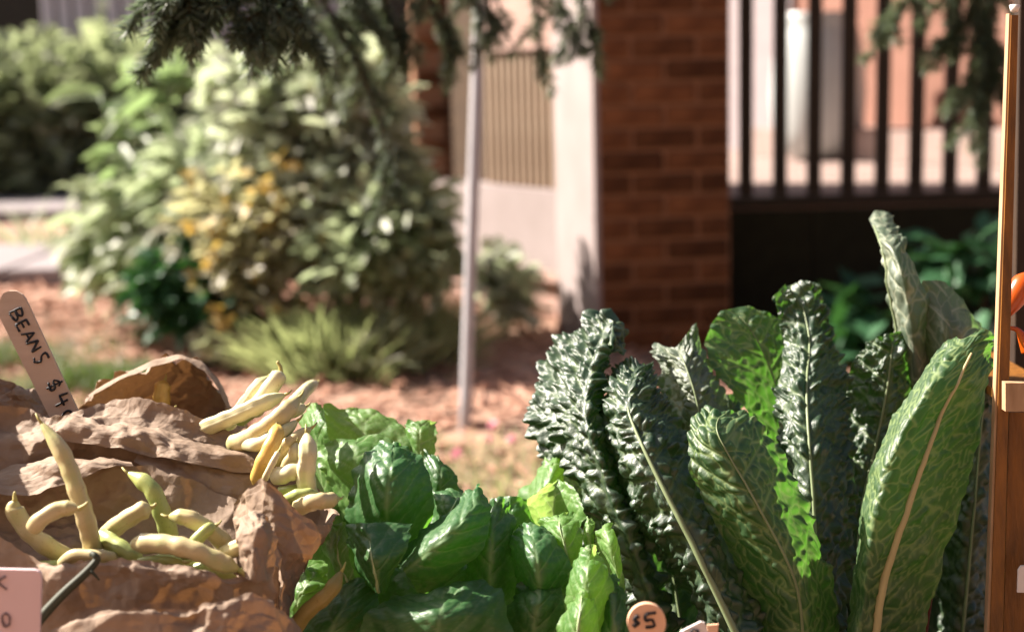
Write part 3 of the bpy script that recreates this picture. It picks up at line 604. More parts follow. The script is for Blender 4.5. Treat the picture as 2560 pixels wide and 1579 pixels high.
branch([[(2260, -200, 3.1), (2280, -40, 3.1), (2230, 40, 3.1), (2210, 90, 3.1)], [(2380, -200, 3.1), (2400, -40, 3.1), (2380, 80, 3.1), (2360, 110, 3.1)], [(2450, -200, 3.1), (2440, 0, 3.1), (2450, 160, 3.1), (2450, 400, 3.1)],
        [(2500, -200, 3.1), (2490, 0, 3.1), (2440, 140, 3.1), (2420, 230, 3.1)], [(2400, -200, 3.1), (2430, 0, 3.1), (2480, 120, 3.1), (2480, 230, 3.1)], [(2470, 100, 3.1), (2480, 200, 3.1), (2440, 250, 3.1), (2430, 290, 3.1)]], 9, .09, .03, 'needle_far', 1300, .005)

# ------------------------------------------------------------------ stall furniture
tb = thing('market_table', 'market table under a dark cloth carrying the vegetables', 'table', (0, 1.35, 0))
place('table_top', boxmesh('table_top', 1.7, 0.95, 0.03, 'crate_wood', 0.003), (-0.06, 1.33, 0.72), tb)
place('cloth', boxmesh('cloth', 1.73, 0.98, 0.006, 'cloth', 0.002), (-0.06, 1.33, 0.739), tb)
lg = boxmesh('leg', 0.05, 0.05, 0.705, 'crate_wood', 0.003)
for sx in (-.84, .70):
    for sy in (.92, 1.74): place('leg', lg, (sx, sy, .3525), tb)
TZ = 0.743
def crate(name, label, x0, x1, y0, y1, h, material, hb=None):
    c = thing(name, label, 'crate', ((x0+x1)/2, (y0+y1)/2, TZ)); hb = hb or h
    place('bottom', boxmesh('bottom', x1-x0, y1-y0, .008, material), ((x0+x1)/2, (y0+y1)/2, TZ+.005), c)
    for nm, cx, cy, sx, sy, hh in (('side', x0, (y0+y1)/2, .01, y1-y0, h), ('side', x1, (y0+y1)/2, .01, y1-y0, h), ('front', (x0+x1)/2, y0, x1-x0-.012, .01, h), ('back', (x0+x1)/2, y1, x1-x0-.012, .01, hb)):
        place(nm, boxmesh(nm, sx, sy, hh, material, .002), (cx, cy, TZ+.01+hh/2), c)
    return c
crate('black_crate', 'black crate holding the dark kale', .09, .445, 1.06, 1.52, .06, 'crate_black', .20)
crate('wooden_crate', 'low wooden crate under the lettuce heads', -.20, .075, 1.05, 1.42, .05, 'crate_wood', .07)
# stacked slatted crates added left of the view to shade the front bag
for lv, lb in enumerate(('lower slatted wooden crate stacked at the left end of the table', 'upper slatted wooden crate stacked at the left end of the table')):
    z0 = TZ+lv*.212; cx, cy = -.715, 1.28; c = thing('added_shade_crate', lb, 'crate', (cx, cy, z0), 'crates stacked at the left end')
    place('bottom', boxmesh('bottom', .30, .40, .01, 'crate_wood'), (cx, cy, z0+.005), c)
    for k in range(3):
        z = z0+.045+k*.066
        for sy in (-.195, .195): place('slat', boxmesh('slat', .30, .01, .058, 'crate_wood', .002), (cx, cy+sy, z), c)
        for sx in (-.155, .155): place('slat', boxmesh('slat', .01, .379, .058, 'crate_wood', .002), (cx+sx, cy, z), c)
    for sx in (-.141, .141):
        for sy in (-.181, .181): place('corner_block', boxmesh('corner_block', .018, .018, .20, 'crate_wood'), (cx+sx, cy+sy, z0+.11), c)
# display rack at right
rk = thing('display_rack', 'tall brown wooden display rack at the right edge', 'rack', (P(2540, 1579, 1.28)[0], 1.28, TZ))
def slab(name, q, d0, d1, material, parent):
    """quad given by four pixel corners at depth d0, extruded back to d1"""
    V = [P(x, y, d0) for x, y in q]; dv = np.array([0, d1-d0, 0]); V += [v+dv for v in V]
    F = [(0, 1, 2, 3), (7, 6, 5, 4), (0, 4, 5, 1), (1, 5, 6, 2), (2, 6, 7, 3), (3, 7, 4, 0)]
    return add_mesh(name, V, F, material, parent, smooth=False)
slab('stile', [(2472, 1690), (2505, 1690), (2546, 38), (2529, 38)], 1.20, 1.208, 'rack_wood', rk)
slab('painted_lit_edge', [(2464, 1690), (2471, 1690), (2528, 34), (2523, 34)], 1.202, 1.210, 'rack_edge', rk)  # paler strip paints in the sunlit left edge of the stile
slab('lower_panel', [(2507, 1690), (2700, 1690), (2700, 1030), (2523, 1030)], 1.215, 1.235, 'rack_wood', rk)
slab('back_panel', [(2535, 1030), (2860, 1030), (2860, -60), (2552, -60)], 1.55, 1.57, 'rack_dark', rk)
slab('shelf_end', [(2514, 1028), (2620, 1028), (2620, 957), (2514, 957)], 1.19, 1.199, 'rack_edge', rk)
slab('shelf', [(2530, 1024), (2700, 1024), (2700, 1000), (2530, 1000)], 1.31, 1.545, 'rack_wood', rk)
slab('outer_stile', [(2700, 1690), (2740, 1690), (2770, 38), (2740, 38)], 1.20, 1.21, 'rack_wood', rk)
V, F = tube([P(2536, 30, 1.19), P(2537, 14, 1.19)], [.003, .0045], 10); add_mesh('nail', V, F, 'white_card', rk)
def blob(name, label, cat, path, rad, material, seg=20, tip=None, group=None, bumpy=0.0):
    p = cr(PP(path), 26); r = cr(np.array(rad)[:, None]*path[0][2]/FPX, 26)[:, 0]; V, F = tube(p, np.maximum(r, .0004), seg)
    o = add_mesh(name, V, F, material); tag(o, label, cat, group)
    if tip:
        V, F = tube(cr(PP(tip), 8), np.linspace(.0022, .0008, 8), 7); add_mesh('stem', V, F, 'bean_tip', o)
    return o
blob('orange_pepper', 'glossy orange pepper hanging beside the rack post', 'pepper', [(2575, 680, 1.26), (2560, 705, 1.26), (2540, 740, 1.26), (2520, 775, 1.26), (2506, 796, 1.26), (2498, 806, 1.26)], [6, 28, 29, 18, 6, 2], 'pepper')
blob('orange_pepper', 'thin curled orange pepper tail under the glossy pepper', 'pepper', [(2509, 828, 1.26), (2525, 820, 1.26), (2545, 826, 1.26), (2560, 850, 1.26), (2570, 880, 1.26)], [1.5, 5, 7, 14, 16], 'pepper')
blob('chard_stem', 'dark red chard stem standing behind the large right kale leaf', 'stem', [(2303, 1680, 1.30), (2325, 1500, 1.30), (2380, 1250, 1.30), (2430, 1060, 1.31), (2445, 990, 1.315)], [7, 6, 5, 4, 3], 'red_stem')

# ------------------------------------------------------------------ kale
def kale_leaf(parent, rails, seed, tilt=0.0, amp=.0058, cell=.0115, rib='kale_rib', ribw=.0028, label=None, nv=250, nu=96, ruffle=.0022, ribpos=None, ribv=(0, .92), name='leaf', material='kale', vw=.08, vg=.5):
    R = [PP([(x, y, d+max(0, 1640-y)*tilt) for x, y, d in r]) for r in rails]; G = loft(R, nv, nu); N = gnormal(G); s, t = arclen(G)
    hw = np.maximum(np.abs(t).max(1, keepdims=True), 1e-4); tn = t/hw
    v = np.linspace(0, 1, nv)[:, None]+0*t
    # outline: irregular crimped margin
    em = np.clip((np.abs(tn)-.72)/.28, 0, 1)
    h = 0
    f1, f2 = worley(s*.8+.007*vnoise(s*80, t*80, seed+5)-.45*np.abs(t), t*1.1+.007*vnoise(s*80+7, t*80, seed+6), cell, seed)
    f1b, f2b = worley(s, t, cell*.5, seed+1)
    dome = (1-np.clip(f1/.75, 0, 1)**2); edge = np.clip((f2-f1)/.28, 0, 1)
    keep = np.clip(np.abs(t)/.006, 0.15, 1)
    irr = .35+.9*np.clip(vnoise(s*70, t*70, seed+12)+.55, 0, 1.4)
    h = amp*irr*(dome**1.4*(.3+.7*edge))*keep+amp*.32*irr*(1-np.clip(f1b/.8, 0, 1)**2)*keep+amp*.55*vnoise(s*150, t*100, seed+13)*keep+.0030*vnoise(s*40, t*40, seed+3)*keep
    spacing = .030; ph = (s-0.8*np.abs(t))/spacing+.35*vnoise(s*12, t*12, seed+9)+np.where(t > 0, .5, 0)
    sv = np.abs(ph-np.round(ph))*spacing
    vein2 = np.exp(-(sv/.0014)**2)*np.clip(1.15-np.abs(tn), 0, 1)*(np.abs(t) > .002)
    h = h*(1-.75*np.exp(-(sv/.003)**2)*(np.abs(tn) < .85))
    h = h+em**1.5*ruffle*(np.sin(s/.0085+3*vnoise(s*60, tn*1.0, seed+8))+.7*vnoise(s*160, tn*2, seed+4))
    vein = np.clip(np.maximum(vein2*.9, np.exp(-((f2-f1)/vw)**2)*vg), 0, 1)
    G2 = G+N*h[..., None]
    W = G[:, 1:]-G[:, :-1]
    sd = np.gradient(G, axis=1); sd /= np.linalg.norm(sd, axis=-1, keepdims=True)+1e-9
    G2 = G2+sd*(np.sign(tn)*em*.0016*(vnoise(s*60, np.sign(tn)*3.3+0*s, seed+2)))[..., None]
    lf = add_mesh(name, G2.reshape(-1, 3), gridfaces(nv, nu), material, parent, attrs={'vein': vein})
    if label: lf['label'] = label
    if rib:
        j = nu//2 if ribpos is None else int(ribpos*(nu-1))
        i0, i1 = int(ribv[0]*(nv-1)), int(ribv[1]*(nv-1)); pth = (G2[:, j]+N[:, j]*.0006)[i0:i1]
        k = np.ones(9)/9; ps = np.stack([np.convolve(np.pad(pth[:, q], 4, mode='edge'), k, 'valid') for q in range(3)], -1)[::4]
        V, F = tube(ps, np.linspace(ribw, ribw*.25, len(ps)), 8); add_mesh('midrib', V, F, rib, lf)
    return lf
kb = thing('kale_bunch', 'dark blue green crinkled kale bunch left of the tall pale leaf', 'kale', (P(1880, 1700, 1.27)[0], P(1880, 1700, 1.27)[1], TZ+.02))
kale_leaf(kb, [[(1600, 1640, 1.31), (1500, 1400, 1.31), (1400, 1200, 1.305), (1338, 1050, 1.31), (1345, 960, 1.325), (1400, 872, 1.33), (1472, 808, 1.31), (1482, 850, 1.265)],
               [(1670, 1640, 1.24), (1585, 1400, 1.215), (1505, 1200, 1.20), (1462, 1050, 1.20), (1465, 960, 1.215), (1490, 880, 1.235), (1528, 800, 1.25), (1528, 862, 1.225)],
               [(1700, 1640, 1.26), (1625, 1400, 1.25), (1550, 1230, 1.24), (1508, 1060, 1.235), (1503, 960, 1.245), (1520, 890, 1.26), (1568, 830, 1.265), (1565, 885, 1.24)]], 11, tilt=0.00016, label='leftmost kale leaf, sunlit with its tip curled over', rib=None, amp=.0078)
kale_leaf(kb, [[(1800, 1640, 1.26), (1700, 1440, 1.24), (1600, 1340, 1.225), (1535, 1180, 1.225), (1508, 1060, 1.23), (1513, 980, 1.24), (1560, 905, 1.25)],
               [(1868, 1640, 1.19), (1747, 1390, 1.16), (1652, 1210, 1.15), (1590, 1080, 1.155), (1568, 1010, 1.17), (1575, 950, 1.19), (1600, 912, 1.235)],
               [(1930, 1640, 1.23), (1860, 1440, 1.215), (1770, 1230, 1.205), (1705, 1090, 1.20), (1668, 1020, 1.205), (1640, 960, 1.22), (1625, 915, 1.25)]], 23, tilt=0.00016, ribw=.0034, label='front left kale leaf with a pale thick midrib', cell=.013, ribv=(0, .66))
kale_leaf(kb, [[(1860, 1640, 1.36), (1740, 1300, 1.33), (1695, 1120, 1.32), (1660, 1000, 1.315), (1652, 920, 1.315), (1640, 856, 1.32)],
               [(1900, 1640, 1.28), (1830, 1300, 1.27), (1765, 1120, 1.255), (1740, 1000, 1.25), (1715, 920, 1.255), (1690, 868, 1.28)],
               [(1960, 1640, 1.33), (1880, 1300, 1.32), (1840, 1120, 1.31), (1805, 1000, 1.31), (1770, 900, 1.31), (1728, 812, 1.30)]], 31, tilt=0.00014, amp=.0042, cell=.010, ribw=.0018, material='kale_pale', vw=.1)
kale_leaf(kb, [[(1950, 1640, 1.36), (1900, 1200, 1.34), (1850, 1010, 1.31), (1778, 930, 1.305), (1762, 850, 1.31), (1800, 778, 1.33)],
               [(1990, 1640, 1.36), (1980, 1200, 1.35), (1945, 990, 1.34), (1905, 880, 1.335), (1870, 820, 1.335), (1830, 772, 1.34)],
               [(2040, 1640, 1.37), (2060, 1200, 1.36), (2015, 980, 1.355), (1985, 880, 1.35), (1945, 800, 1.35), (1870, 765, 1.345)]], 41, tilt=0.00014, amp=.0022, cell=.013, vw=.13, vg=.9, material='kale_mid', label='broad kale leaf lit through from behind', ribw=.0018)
kale_leaf(kb, [[(2020, 1640, 1.31), (1980, 1300, 1.285), (1950, 1090, 1.28), (1945, 970, 1.285), (1962, 870, 1.31), (1945, 790, 1.315), (1930, 742, 1.30)],
               [(2050, 1640, 1.27), (2035, 1300, 1.24), (2020, 1090, 1.235), (2015, 960, 1.255), (2022, 860, 1.29), (2005, 770, 1.31), (1965, 716, 1.32)],
               [(2100, 1640, 1.3), (2128, 1300, 1.29), (2125, 1090, 1.29), (2112, 980, 1.30), (2085, 860, 1.32), (2062, 770, 1.33), (2045, 712, 1.335)]], 53, tilt=0.00014, ribw=.002, label='tall kale leaf with a hooked tip')
kale_leaf(kb, [[(1900, 1640, 1.25), (1850, 1430, 1.235), (1770, 1270, 1.225), (1725, 1130, 1.225), (1735, 1060, 1.23), (1765, 1018, 1.245)],
               [(2010, 1640, 1.22), (1985, 1450, 1.20), (1890, 1260, 1.19), (1815, 1130, 1.195), (1790, 1070, 1.205), (1805, 1028, 1.235)],
               [(2090, 1640, 1.26), (2080, 1450, 1.25), (2020, 1280, 1.245), (1965, 1150, 1.245), (1905, 1065, 1.245), (1850, 1030, 1.25)]], 61, amp=.0020, cell=.013, vw=.13, vg=.9, material='kale_mid', ribw=.0016, label='front kale leaf with glowing green veins')
kc = thing('kale_bunch', 'taller kale bunch beside the wooden rack with a tan midrib leaf', 'kale', (P(2240, 1700, 1.28)[0], P(2240, 1700, 1.28)[1], TZ+.02))
kale_leaf(kc, [[(2070, 1640, 1.36), (2060, 1300, 1.36), (2085, 1100, 1.36), (2105, 980, 1.355), (2130, 915, 1.34), (2175, 855, 1.33)],
               [(2130, 1640, 1.33), (2150, 1300, 1.33), (2190, 1100, 1.33), (2215, 980, 1.32), (2225, 900, 1.315), (2232, 832, 1.315)],
               [(2200, 1640, 1.36), (2250, 1300, 1.36), (2290, 1100, 1.36), (2305, 980, 1.35), (2300, 900, 1.34), (2290, 822, 1.335)]], 71, tilt=0.0001, ribw=.002)
kale_leaf(kc, [[(2230, 1640, 1.43), (2250, 1100, 1.43), (2242, 880, 1.425), (2232, 780, 1.42), (2211, 660, 1.42), (2192, 592, 1.44), (2174, 548, 1.54)],
               [(2280, 1640, 1.40), (2300, 1100, 1.40), (2285, 880, 1.385), (2268, 760, 1.38), (2247, 660, 1.385), (2217, 592, 1.42), (2198, 528, 1.55)],
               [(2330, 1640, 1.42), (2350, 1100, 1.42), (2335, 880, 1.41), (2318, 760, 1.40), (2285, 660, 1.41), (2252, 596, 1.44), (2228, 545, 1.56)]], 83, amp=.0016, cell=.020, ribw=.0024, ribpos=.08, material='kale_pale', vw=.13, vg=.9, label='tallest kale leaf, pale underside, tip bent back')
kale_leaf(kc, [[(2290, 1640, 1.43), (2310, 1000, 1.41), (2305, 850, 1.40), (2298, 780, 1.40), (2303, 702, 1.405)],
               [(2340, 1640, 1.41), (2390, 1000, 1.385), (2385, 870, 1.375), (2375, 790, 1.38), (2368, 712, 1.41)],
               [(2400, 1640, 1.43), (2425, 1000, 1.42), (2460, 900, 1.42), (2465, 860, 1.42), (2448, 812, 1.43)]], 97, amp=.0012, cell=.013, ribw=.0015, rib=None, material='kale_pale', vw=.1, label='smooth grey green kale leaf folded over')
kale_leaf(kc, [[(2118, 1640, 1.275), (2142, 1420, 1.26), (2158, 1290, 1.255), (2184, 1180, 1.25), (2236, 1060, 1.25), (2300, 950, 1.255), (2394, 842, 1.27)],
               [(2134, 1640, 1.210), (2158, 1420, 1.196), (2176, 1290, 1.19), (2206, 1180, 1.188), (2260, 1060, 1.19), (2324, 950, 1.204), (2404, 848, 1.24)],
               [(2175, 1640, 1.215), (2215, 1440, 1.200), (2260, 1290, 1.195), (2300, 1180, 1.195), (2345, 1060, 1.20), (2400, 940, 1.21), (2458, 823, 1.245)],
               [(2290, 1640, 1.245), (2350, 1440, 1.235), (2395, 1290, 1.23), (2425, 1180, 1.23), (2452, 1060, 1.235), (2480, 930, 1.24), (2478, 845, 1.255)]], 101, amp=.0014, cell=.012, ribw=.0042, rib='kale_rib_tan', ribpos=.667, ruffle=.0010, material='kale_mid', vw=.13, vg=.8, label='large right kale leaf with a long tan midrib')
for k, (root, xb, xt, yt, d) in enumerate([(kb, 1640, 1560, 1230, 1.36), (kb, 1720, 1640, 1180, 1.40), (kb, 1800, 1700, 1130, 1.44), (kb, 1880, 1820, 985, 1.43), (kb, 1960, 1940, 1060, 1.45), (kb, 2040, 2060, 1020, 1.44),
                                         (kc, 2120, 2150, 1000, 1.45), (kc, 2200, 2220, 960, 1.47), (kc, 2290, 2360, 930, 1.48), (kc, 2340, 2420, 930, 1.47), (kc, 2395, 2462, 960, 1.37)]):
    w = 62; f = lambda t, o, dd: (xb+(xt-xb)*t+o*math.sin(math.pi*(.25+.7*t))**.8, 1680+(yt-1680)*t, d+dd+.02*t)
    kale_leaf(root, [[f(t, -w, .02) for t in (0, .3, .6, .85, 1)], [f(t, 0, -.01) for t in (0, .3, .6, .85, 1)], [f(t, w, .02) for t in (0, .3, .6, .85, 1)]], 200+k*7, nv=130, nu=44, ribw=.002)
for root, x0, y0 in ((kb, 1880, 1655), (kc, 2240, 1655)):
    c = P(x0, y0, 1.28); an = np.linspace(0, 2*math.pi, 40); V, F = tube(np.stack([c[0]+.045*np.cos(an), c[1]+.05*np.sin(an), c[2]+.002*np.sin(5*an)], -1), .0025, 8); add_mesh('band', V, F, 'red_stem', root)

# ------------------------------------------------------------------ lettuce
def let_leaf(parent, rails, seed, material='lettuce', rib=True, wav=.004, nv=70, nu=50, label=None):
    R = [PP(r) for r in rails]; G = loft(R, nv, nu); N = gnormal(G); s, t = arclen(G)
    hw = np.maximum(np.abs(t).max(1, keepdims=True), 1e-4); tn = t/hw; v = np.linspace(0, 1, nv)[:, None]+0*t
    em = np.clip((np.maximum(np.abs(tn), v*1.0)-.7)/.3, 0, 1)
    spacing = .021; ph = (s-0.9*np.abs(t))/spacing+.4*vnoise(s*20, t*20, seed)+np.where(t > 0, .5, 0); sv = np.abs(ph-np.round(ph))*spacing
    vein = np.exp(-(sv/.0008)**2)*np.clip(1.1-np.abs(tn), 0, 1); vein = np.maximum(vein, np.exp(-(t/.0016)**2)*np.clip(1.2-v, 0, 1))
    f1, f2 = worley(s, t, .008, seed+2); vein = np.maximum(vein, .35*np.exp(-((f2-f1)/.07)**2))
    h = .0016*vnoise(s*55, t*55, seed+1)+.0010*np.clip(sv/.010, 0, 1)+.0011*(1-f1)-.0009*np.minimum(vein, 1)+em*wav*(vnoise(s*75, tn*2.2, seed+3)+.5*vnoise(s*170, tn*4, seed+4))
    G2 = G+N*h[..., None]; sd = np.gradient(G, axis=1); sd /= np.linalg.norm(sd, axis=-1, keepdims=True)+1e-9
    G2 += sd*(np.sign(tn)*em*(.003*vnoise(s*120, np.sign(tn)*2.2+0*s, seed+6)+.0012*vnoise(s*420, np.sign(tn)*5.2+0*s, seed+16)))[..., None]
    up = np.gradient(G, axis=0); up /= np.linalg.norm(up, axis=-1, keepdims=True)+1e-9
    G2 += up*(np.clip((v-.8)/.2, 0, 1)*.0035*vnoise(tn*4, 0*s+.5, seed+7))[..., None]
    lf = add_mesh('leaf', G2.reshape(-1, 3), gridfaces(nv, nu), material, parent, attrs={'vein': vein})
    if label: lf['label'] = label
    if rib:
        pth = (G2[:, nu//2]+N[:, nu//2]*.0003)[:int(nv*.8)]; V, F = tube(pth, np.linspace(.0016, .0004, len(pth)), 6); add_mesh('midrib', V, F, 'lettuce_rib', lf)
    return lf
def rl(*a): return [list(x) for x in a]
h1 = thing('lettuce_head', 'green lettuce head with rounded leaves right of the paper bags', 'lettuce', (P(980, 1700, 1.26)[0], 1.24, TZ+.012))
LE = [
 ([[(790, 1250, 1.40), (762, 1120, 1.395), (752, 1060, 1.395), (772, 1014, 1.395)], [(812, 1250, 1.35), (792, 1120, 1.345), (783, 1060, 1.345), (790, 1008, 1.37)], [(842, 1250, 1.335), (828, 1120, 1.325), (818, 1060, 1.33), (806, 1010, 1.355)]], 'lettuce_pale'),
 ([[(850, 1300, 1.36), (815, 1150, 1.36), (803, 1070, 1.365), (806, 1014, 1.375)], [(930, 1300, 1.33), (920, 1160, 1.34), (905, 1070, 1.35), (890, 1019, 1.37)], [(1040, 1300, 1.33), (1048, 1180, 1.33), (1030, 1100, 1.345), (985, 1046, 1.365)]], 'lettuce_pale'),
 ([[(880, 1350, 1.29), (842, 1240, 1.285), (806, 1175, 1.285), (793, 1124, 1.295)], [(920, 1350, 1.27), (880, 1240, 1.26), (850, 1160, 1.26), (850, 1098, 1.28)], [(960, 1350, 1.265), (930, 1240, 1.255), (925, 1150, 1.255), (930, 1088, 1.28)], [(1000, 1350, 1.27), (1005, 1240, 1.26), (1000, 1165, 1.26), (990, 1108, 1.28)]], 'lettuce_pale'),
 ([[(880, 1370, 1.245), (870, 1270, 1.235), (880, 1190, 1.235), (912, 1140, 1.24), (945, 1115, 1.255)], [(965, 1400, 1.215), (965, 1290, 1.195), (970, 1200, 1.195), (978, 1150, 1.21), (982, 1110, 1.245)], [(1060, 1380, 1.235), (1080, 1270, 1.225), (1075, 1200, 1.225), (1052, 1150, 1.235), (1018, 1120, 1.255)]], 'lettuce'),
 ([[(1040, 1250, 1.34), (1025, 1150, 1.34), (1012, 1080, 1.345), (1008, 1056, 1.355)], [(1055, 1250, 1.33), (1050, 1150, 1.33), (1048, 1085, 1.335), (1050, 1052, 1.35)], [(1075, 1250, 1.34), (1078, 1160, 1.335), (1090, 1100, 1.34), (1093, 1052, 1.355)]], 'lettuce_pale'),
 ([[(1050, 1350, 1.31), (1055, 1230, 1.31), (1060, 1160, 1.32), (1065, 1130, 1.33)], [(1090, 1350, 1.30), (1100, 1240, 1.30), (1100, 1180, 1.305), (1090, 1145, 1.325)], [(1140, 1350, 1.31), (1158, 1240, 1.31), (1142, 1195, 1.315), (1110, 1160, 1.33)]], 'lettuce'),
 ([[(1060, 1400, 1.245), (1075, 1300, 1.24), (1083, 1240, 1.245), (1095, 1222, 1.255)], [(1090, 1400, 1.23), (1110, 1310, 1.22), (1135, 1260, 1.225), (1152, 1228, 1.25)], [(1130, 1400, 1.24), (1158, 1320, 1.24), (1172, 1270, 1.245), (1175, 1240, 1.255)]], 'lettuce'),
 ([[(1000, 1410, 1.215), (1050, 1338, 1.205), (1110, 1288, 1.205), (1160, 1248, 1.215), (1196, 1212, 1.225)], [(1012, 1428, 1.17), (1072, 1378, 1.158), (1135, 1322, 1.158), (1178, 1272, 1.175), (1206, 1225, 1.21)], [(1060, 1500, 1.19), (1130, 1440, 1.18), (1200, 1370, 1.18), (1220, 1300, 1.19), (1218, 1240, 1.215)]], 'lettuce'),
 ([[(1170, 1520, 1.22), (1165, 1420, 1.21), (1180, 1330, 1.21), (1215, 1270, 1.225)], [(1225, 1520, 1.2), (1225, 1420, 1.185), (1230, 1330, 1.19), (1247, 1250, 1.22)], [(1290, 1520, 1.22), (1292, 1420, 1.21), (1287, 1330, 1.21), (1275, 1262, 1.23)]], 'lettuce'),
 ([[(935, 1480, 1.20), (900, 1430, 1.19), (876, 1370, 1.19), (865, 1310, 1.20)], [(945, 1480, 1.165), (938, 1430, 1.15), (928, 1380, 1.15), (915, 1312, 1.18)], [(960, 1480, 1.18), (988, 1420, 1.165), (1018, 1370, 1.165), (1035, 1302, 1.18)]], 'lettuce'),
 ([[(900, 1660, 1.17), (905, 1570, 1.15), (950, 1520, 1.15), (1000, 1497, 1.17)], [(1080, 1680, 1.135), (1090, 1580, 1.115), (1100, 1520, 1.12), (1108, 1472, 1.16)], [(1290, 1680, 1.16), (1280, 1580, 1.145), (1255, 1490, 1.15), (1208, 1444, 1.175)]], 'lettuce'),
 ([[(700, 1660, 1.21), (730, 1580, 1.20), (790, 1520, 1.20), (840, 1480, 1.21)], [(800, 1660, 1.18), (830, 1570, 1.165), (860, 1510, 1.17), (885, 1455, 1.20)], [(930, 1660, 1.2), (945, 1560, 1.185), (945, 1500, 1.19), (930, 1460, 1.205)]], 'lettuce'),
 ([[(860, 1470, 1.22), (830, 1420, 1.25), (812, 1360, 1.255), (830, 1310, 1.255)], [(880, 1470, 1.20), (855, 1420, 1.205), (845, 1360, 1.205), (850, 1305, 1.22)], [(900, 1470, 1.205), (880, 1420, 1.195), (872, 1360, 1.195), (868, 1305, 1.21)]], 'lettuce_pale'),
 ([[(760, 1560, 1.30), (720, 1480, 1.30), (700, 1440, 1.30), (715, 1400, 1.31)], [(780, 1560, 1.27), (760, 1480, 1.265), (755, 1430, 1.265), (765, 1398, 1.29)], [(820, 1560, 1.275), (815, 1480, 1.265), (820, 1430, 1.265), (815, 1405, 1.29)]], 'lettuce_pale'),
 ([[(700, 1560, 1.27), (705, 1500, 1.265), (720, 1450, 1.265), (745, 1420, 1.275)], [(740, 1560, 1.25), (745, 1500, 1.24), (765, 1460, 1.24), (785, 1430, 1.26)], [(800, 1560, 1.25), (800, 1510, 1.24), (815, 1470, 1.24), (825, 1450, 1.26)]], 'lettuce_pale'),
 ([[(700, 1640, 1.37), (690, 1480, 1.36), (720, 1360, 1.36), (780, 1280, 1.37)], [(800, 1640, 1.36), (810, 1480, 1.35), (830, 1360, 1.35), (850, 1260, 1.36)], [(940, 1640, 1.36), (950, 1480, 1.35), (940, 1360, 1.35), (910, 1280, 1.36)]], 'lettuce'),
 ([[(900, 1640, 1.34), (900, 1480, 1.32), (930, 1360, 1.31), (980, 1280, 1.32)], [(1010, 1640, 1.32), (1020, 1480, 1.30), (1040, 1360, 1.30), (1060, 1270, 1.31)], [(1140, 1640, 1.33), (1150, 1480, 1.31), (1150, 1360, 1.31), (1130, 1290, 1.32)]], 'lettuce'),
 ([[(930, 1640, 1.24), (940, 1520, 1.22), (960, 1450, 1.22), (1000, 1420, 1.23)], [(1030, 1640, 1.22), (1040, 1520, 1.20), (1060, 1460, 1.205), (1090, 1410, 1.22)], [(1150, 1640, 1.23), (1170, 1520, 1.22), (1180, 1450, 1.22), (1170, 1400, 1.23)]], 'lettuce'),
]
for i, (r, m) in enumerate(LE): let_leaf(h1, r, 300+i*11, m, rib=i in (6, 9, 12))
h2 = thing('lettuce_head', 'smaller pale edged lettuce head leaning against the kale', 'lettuce', (P(1420, 1700, 1.2)[0], 1.2, TZ+.012))
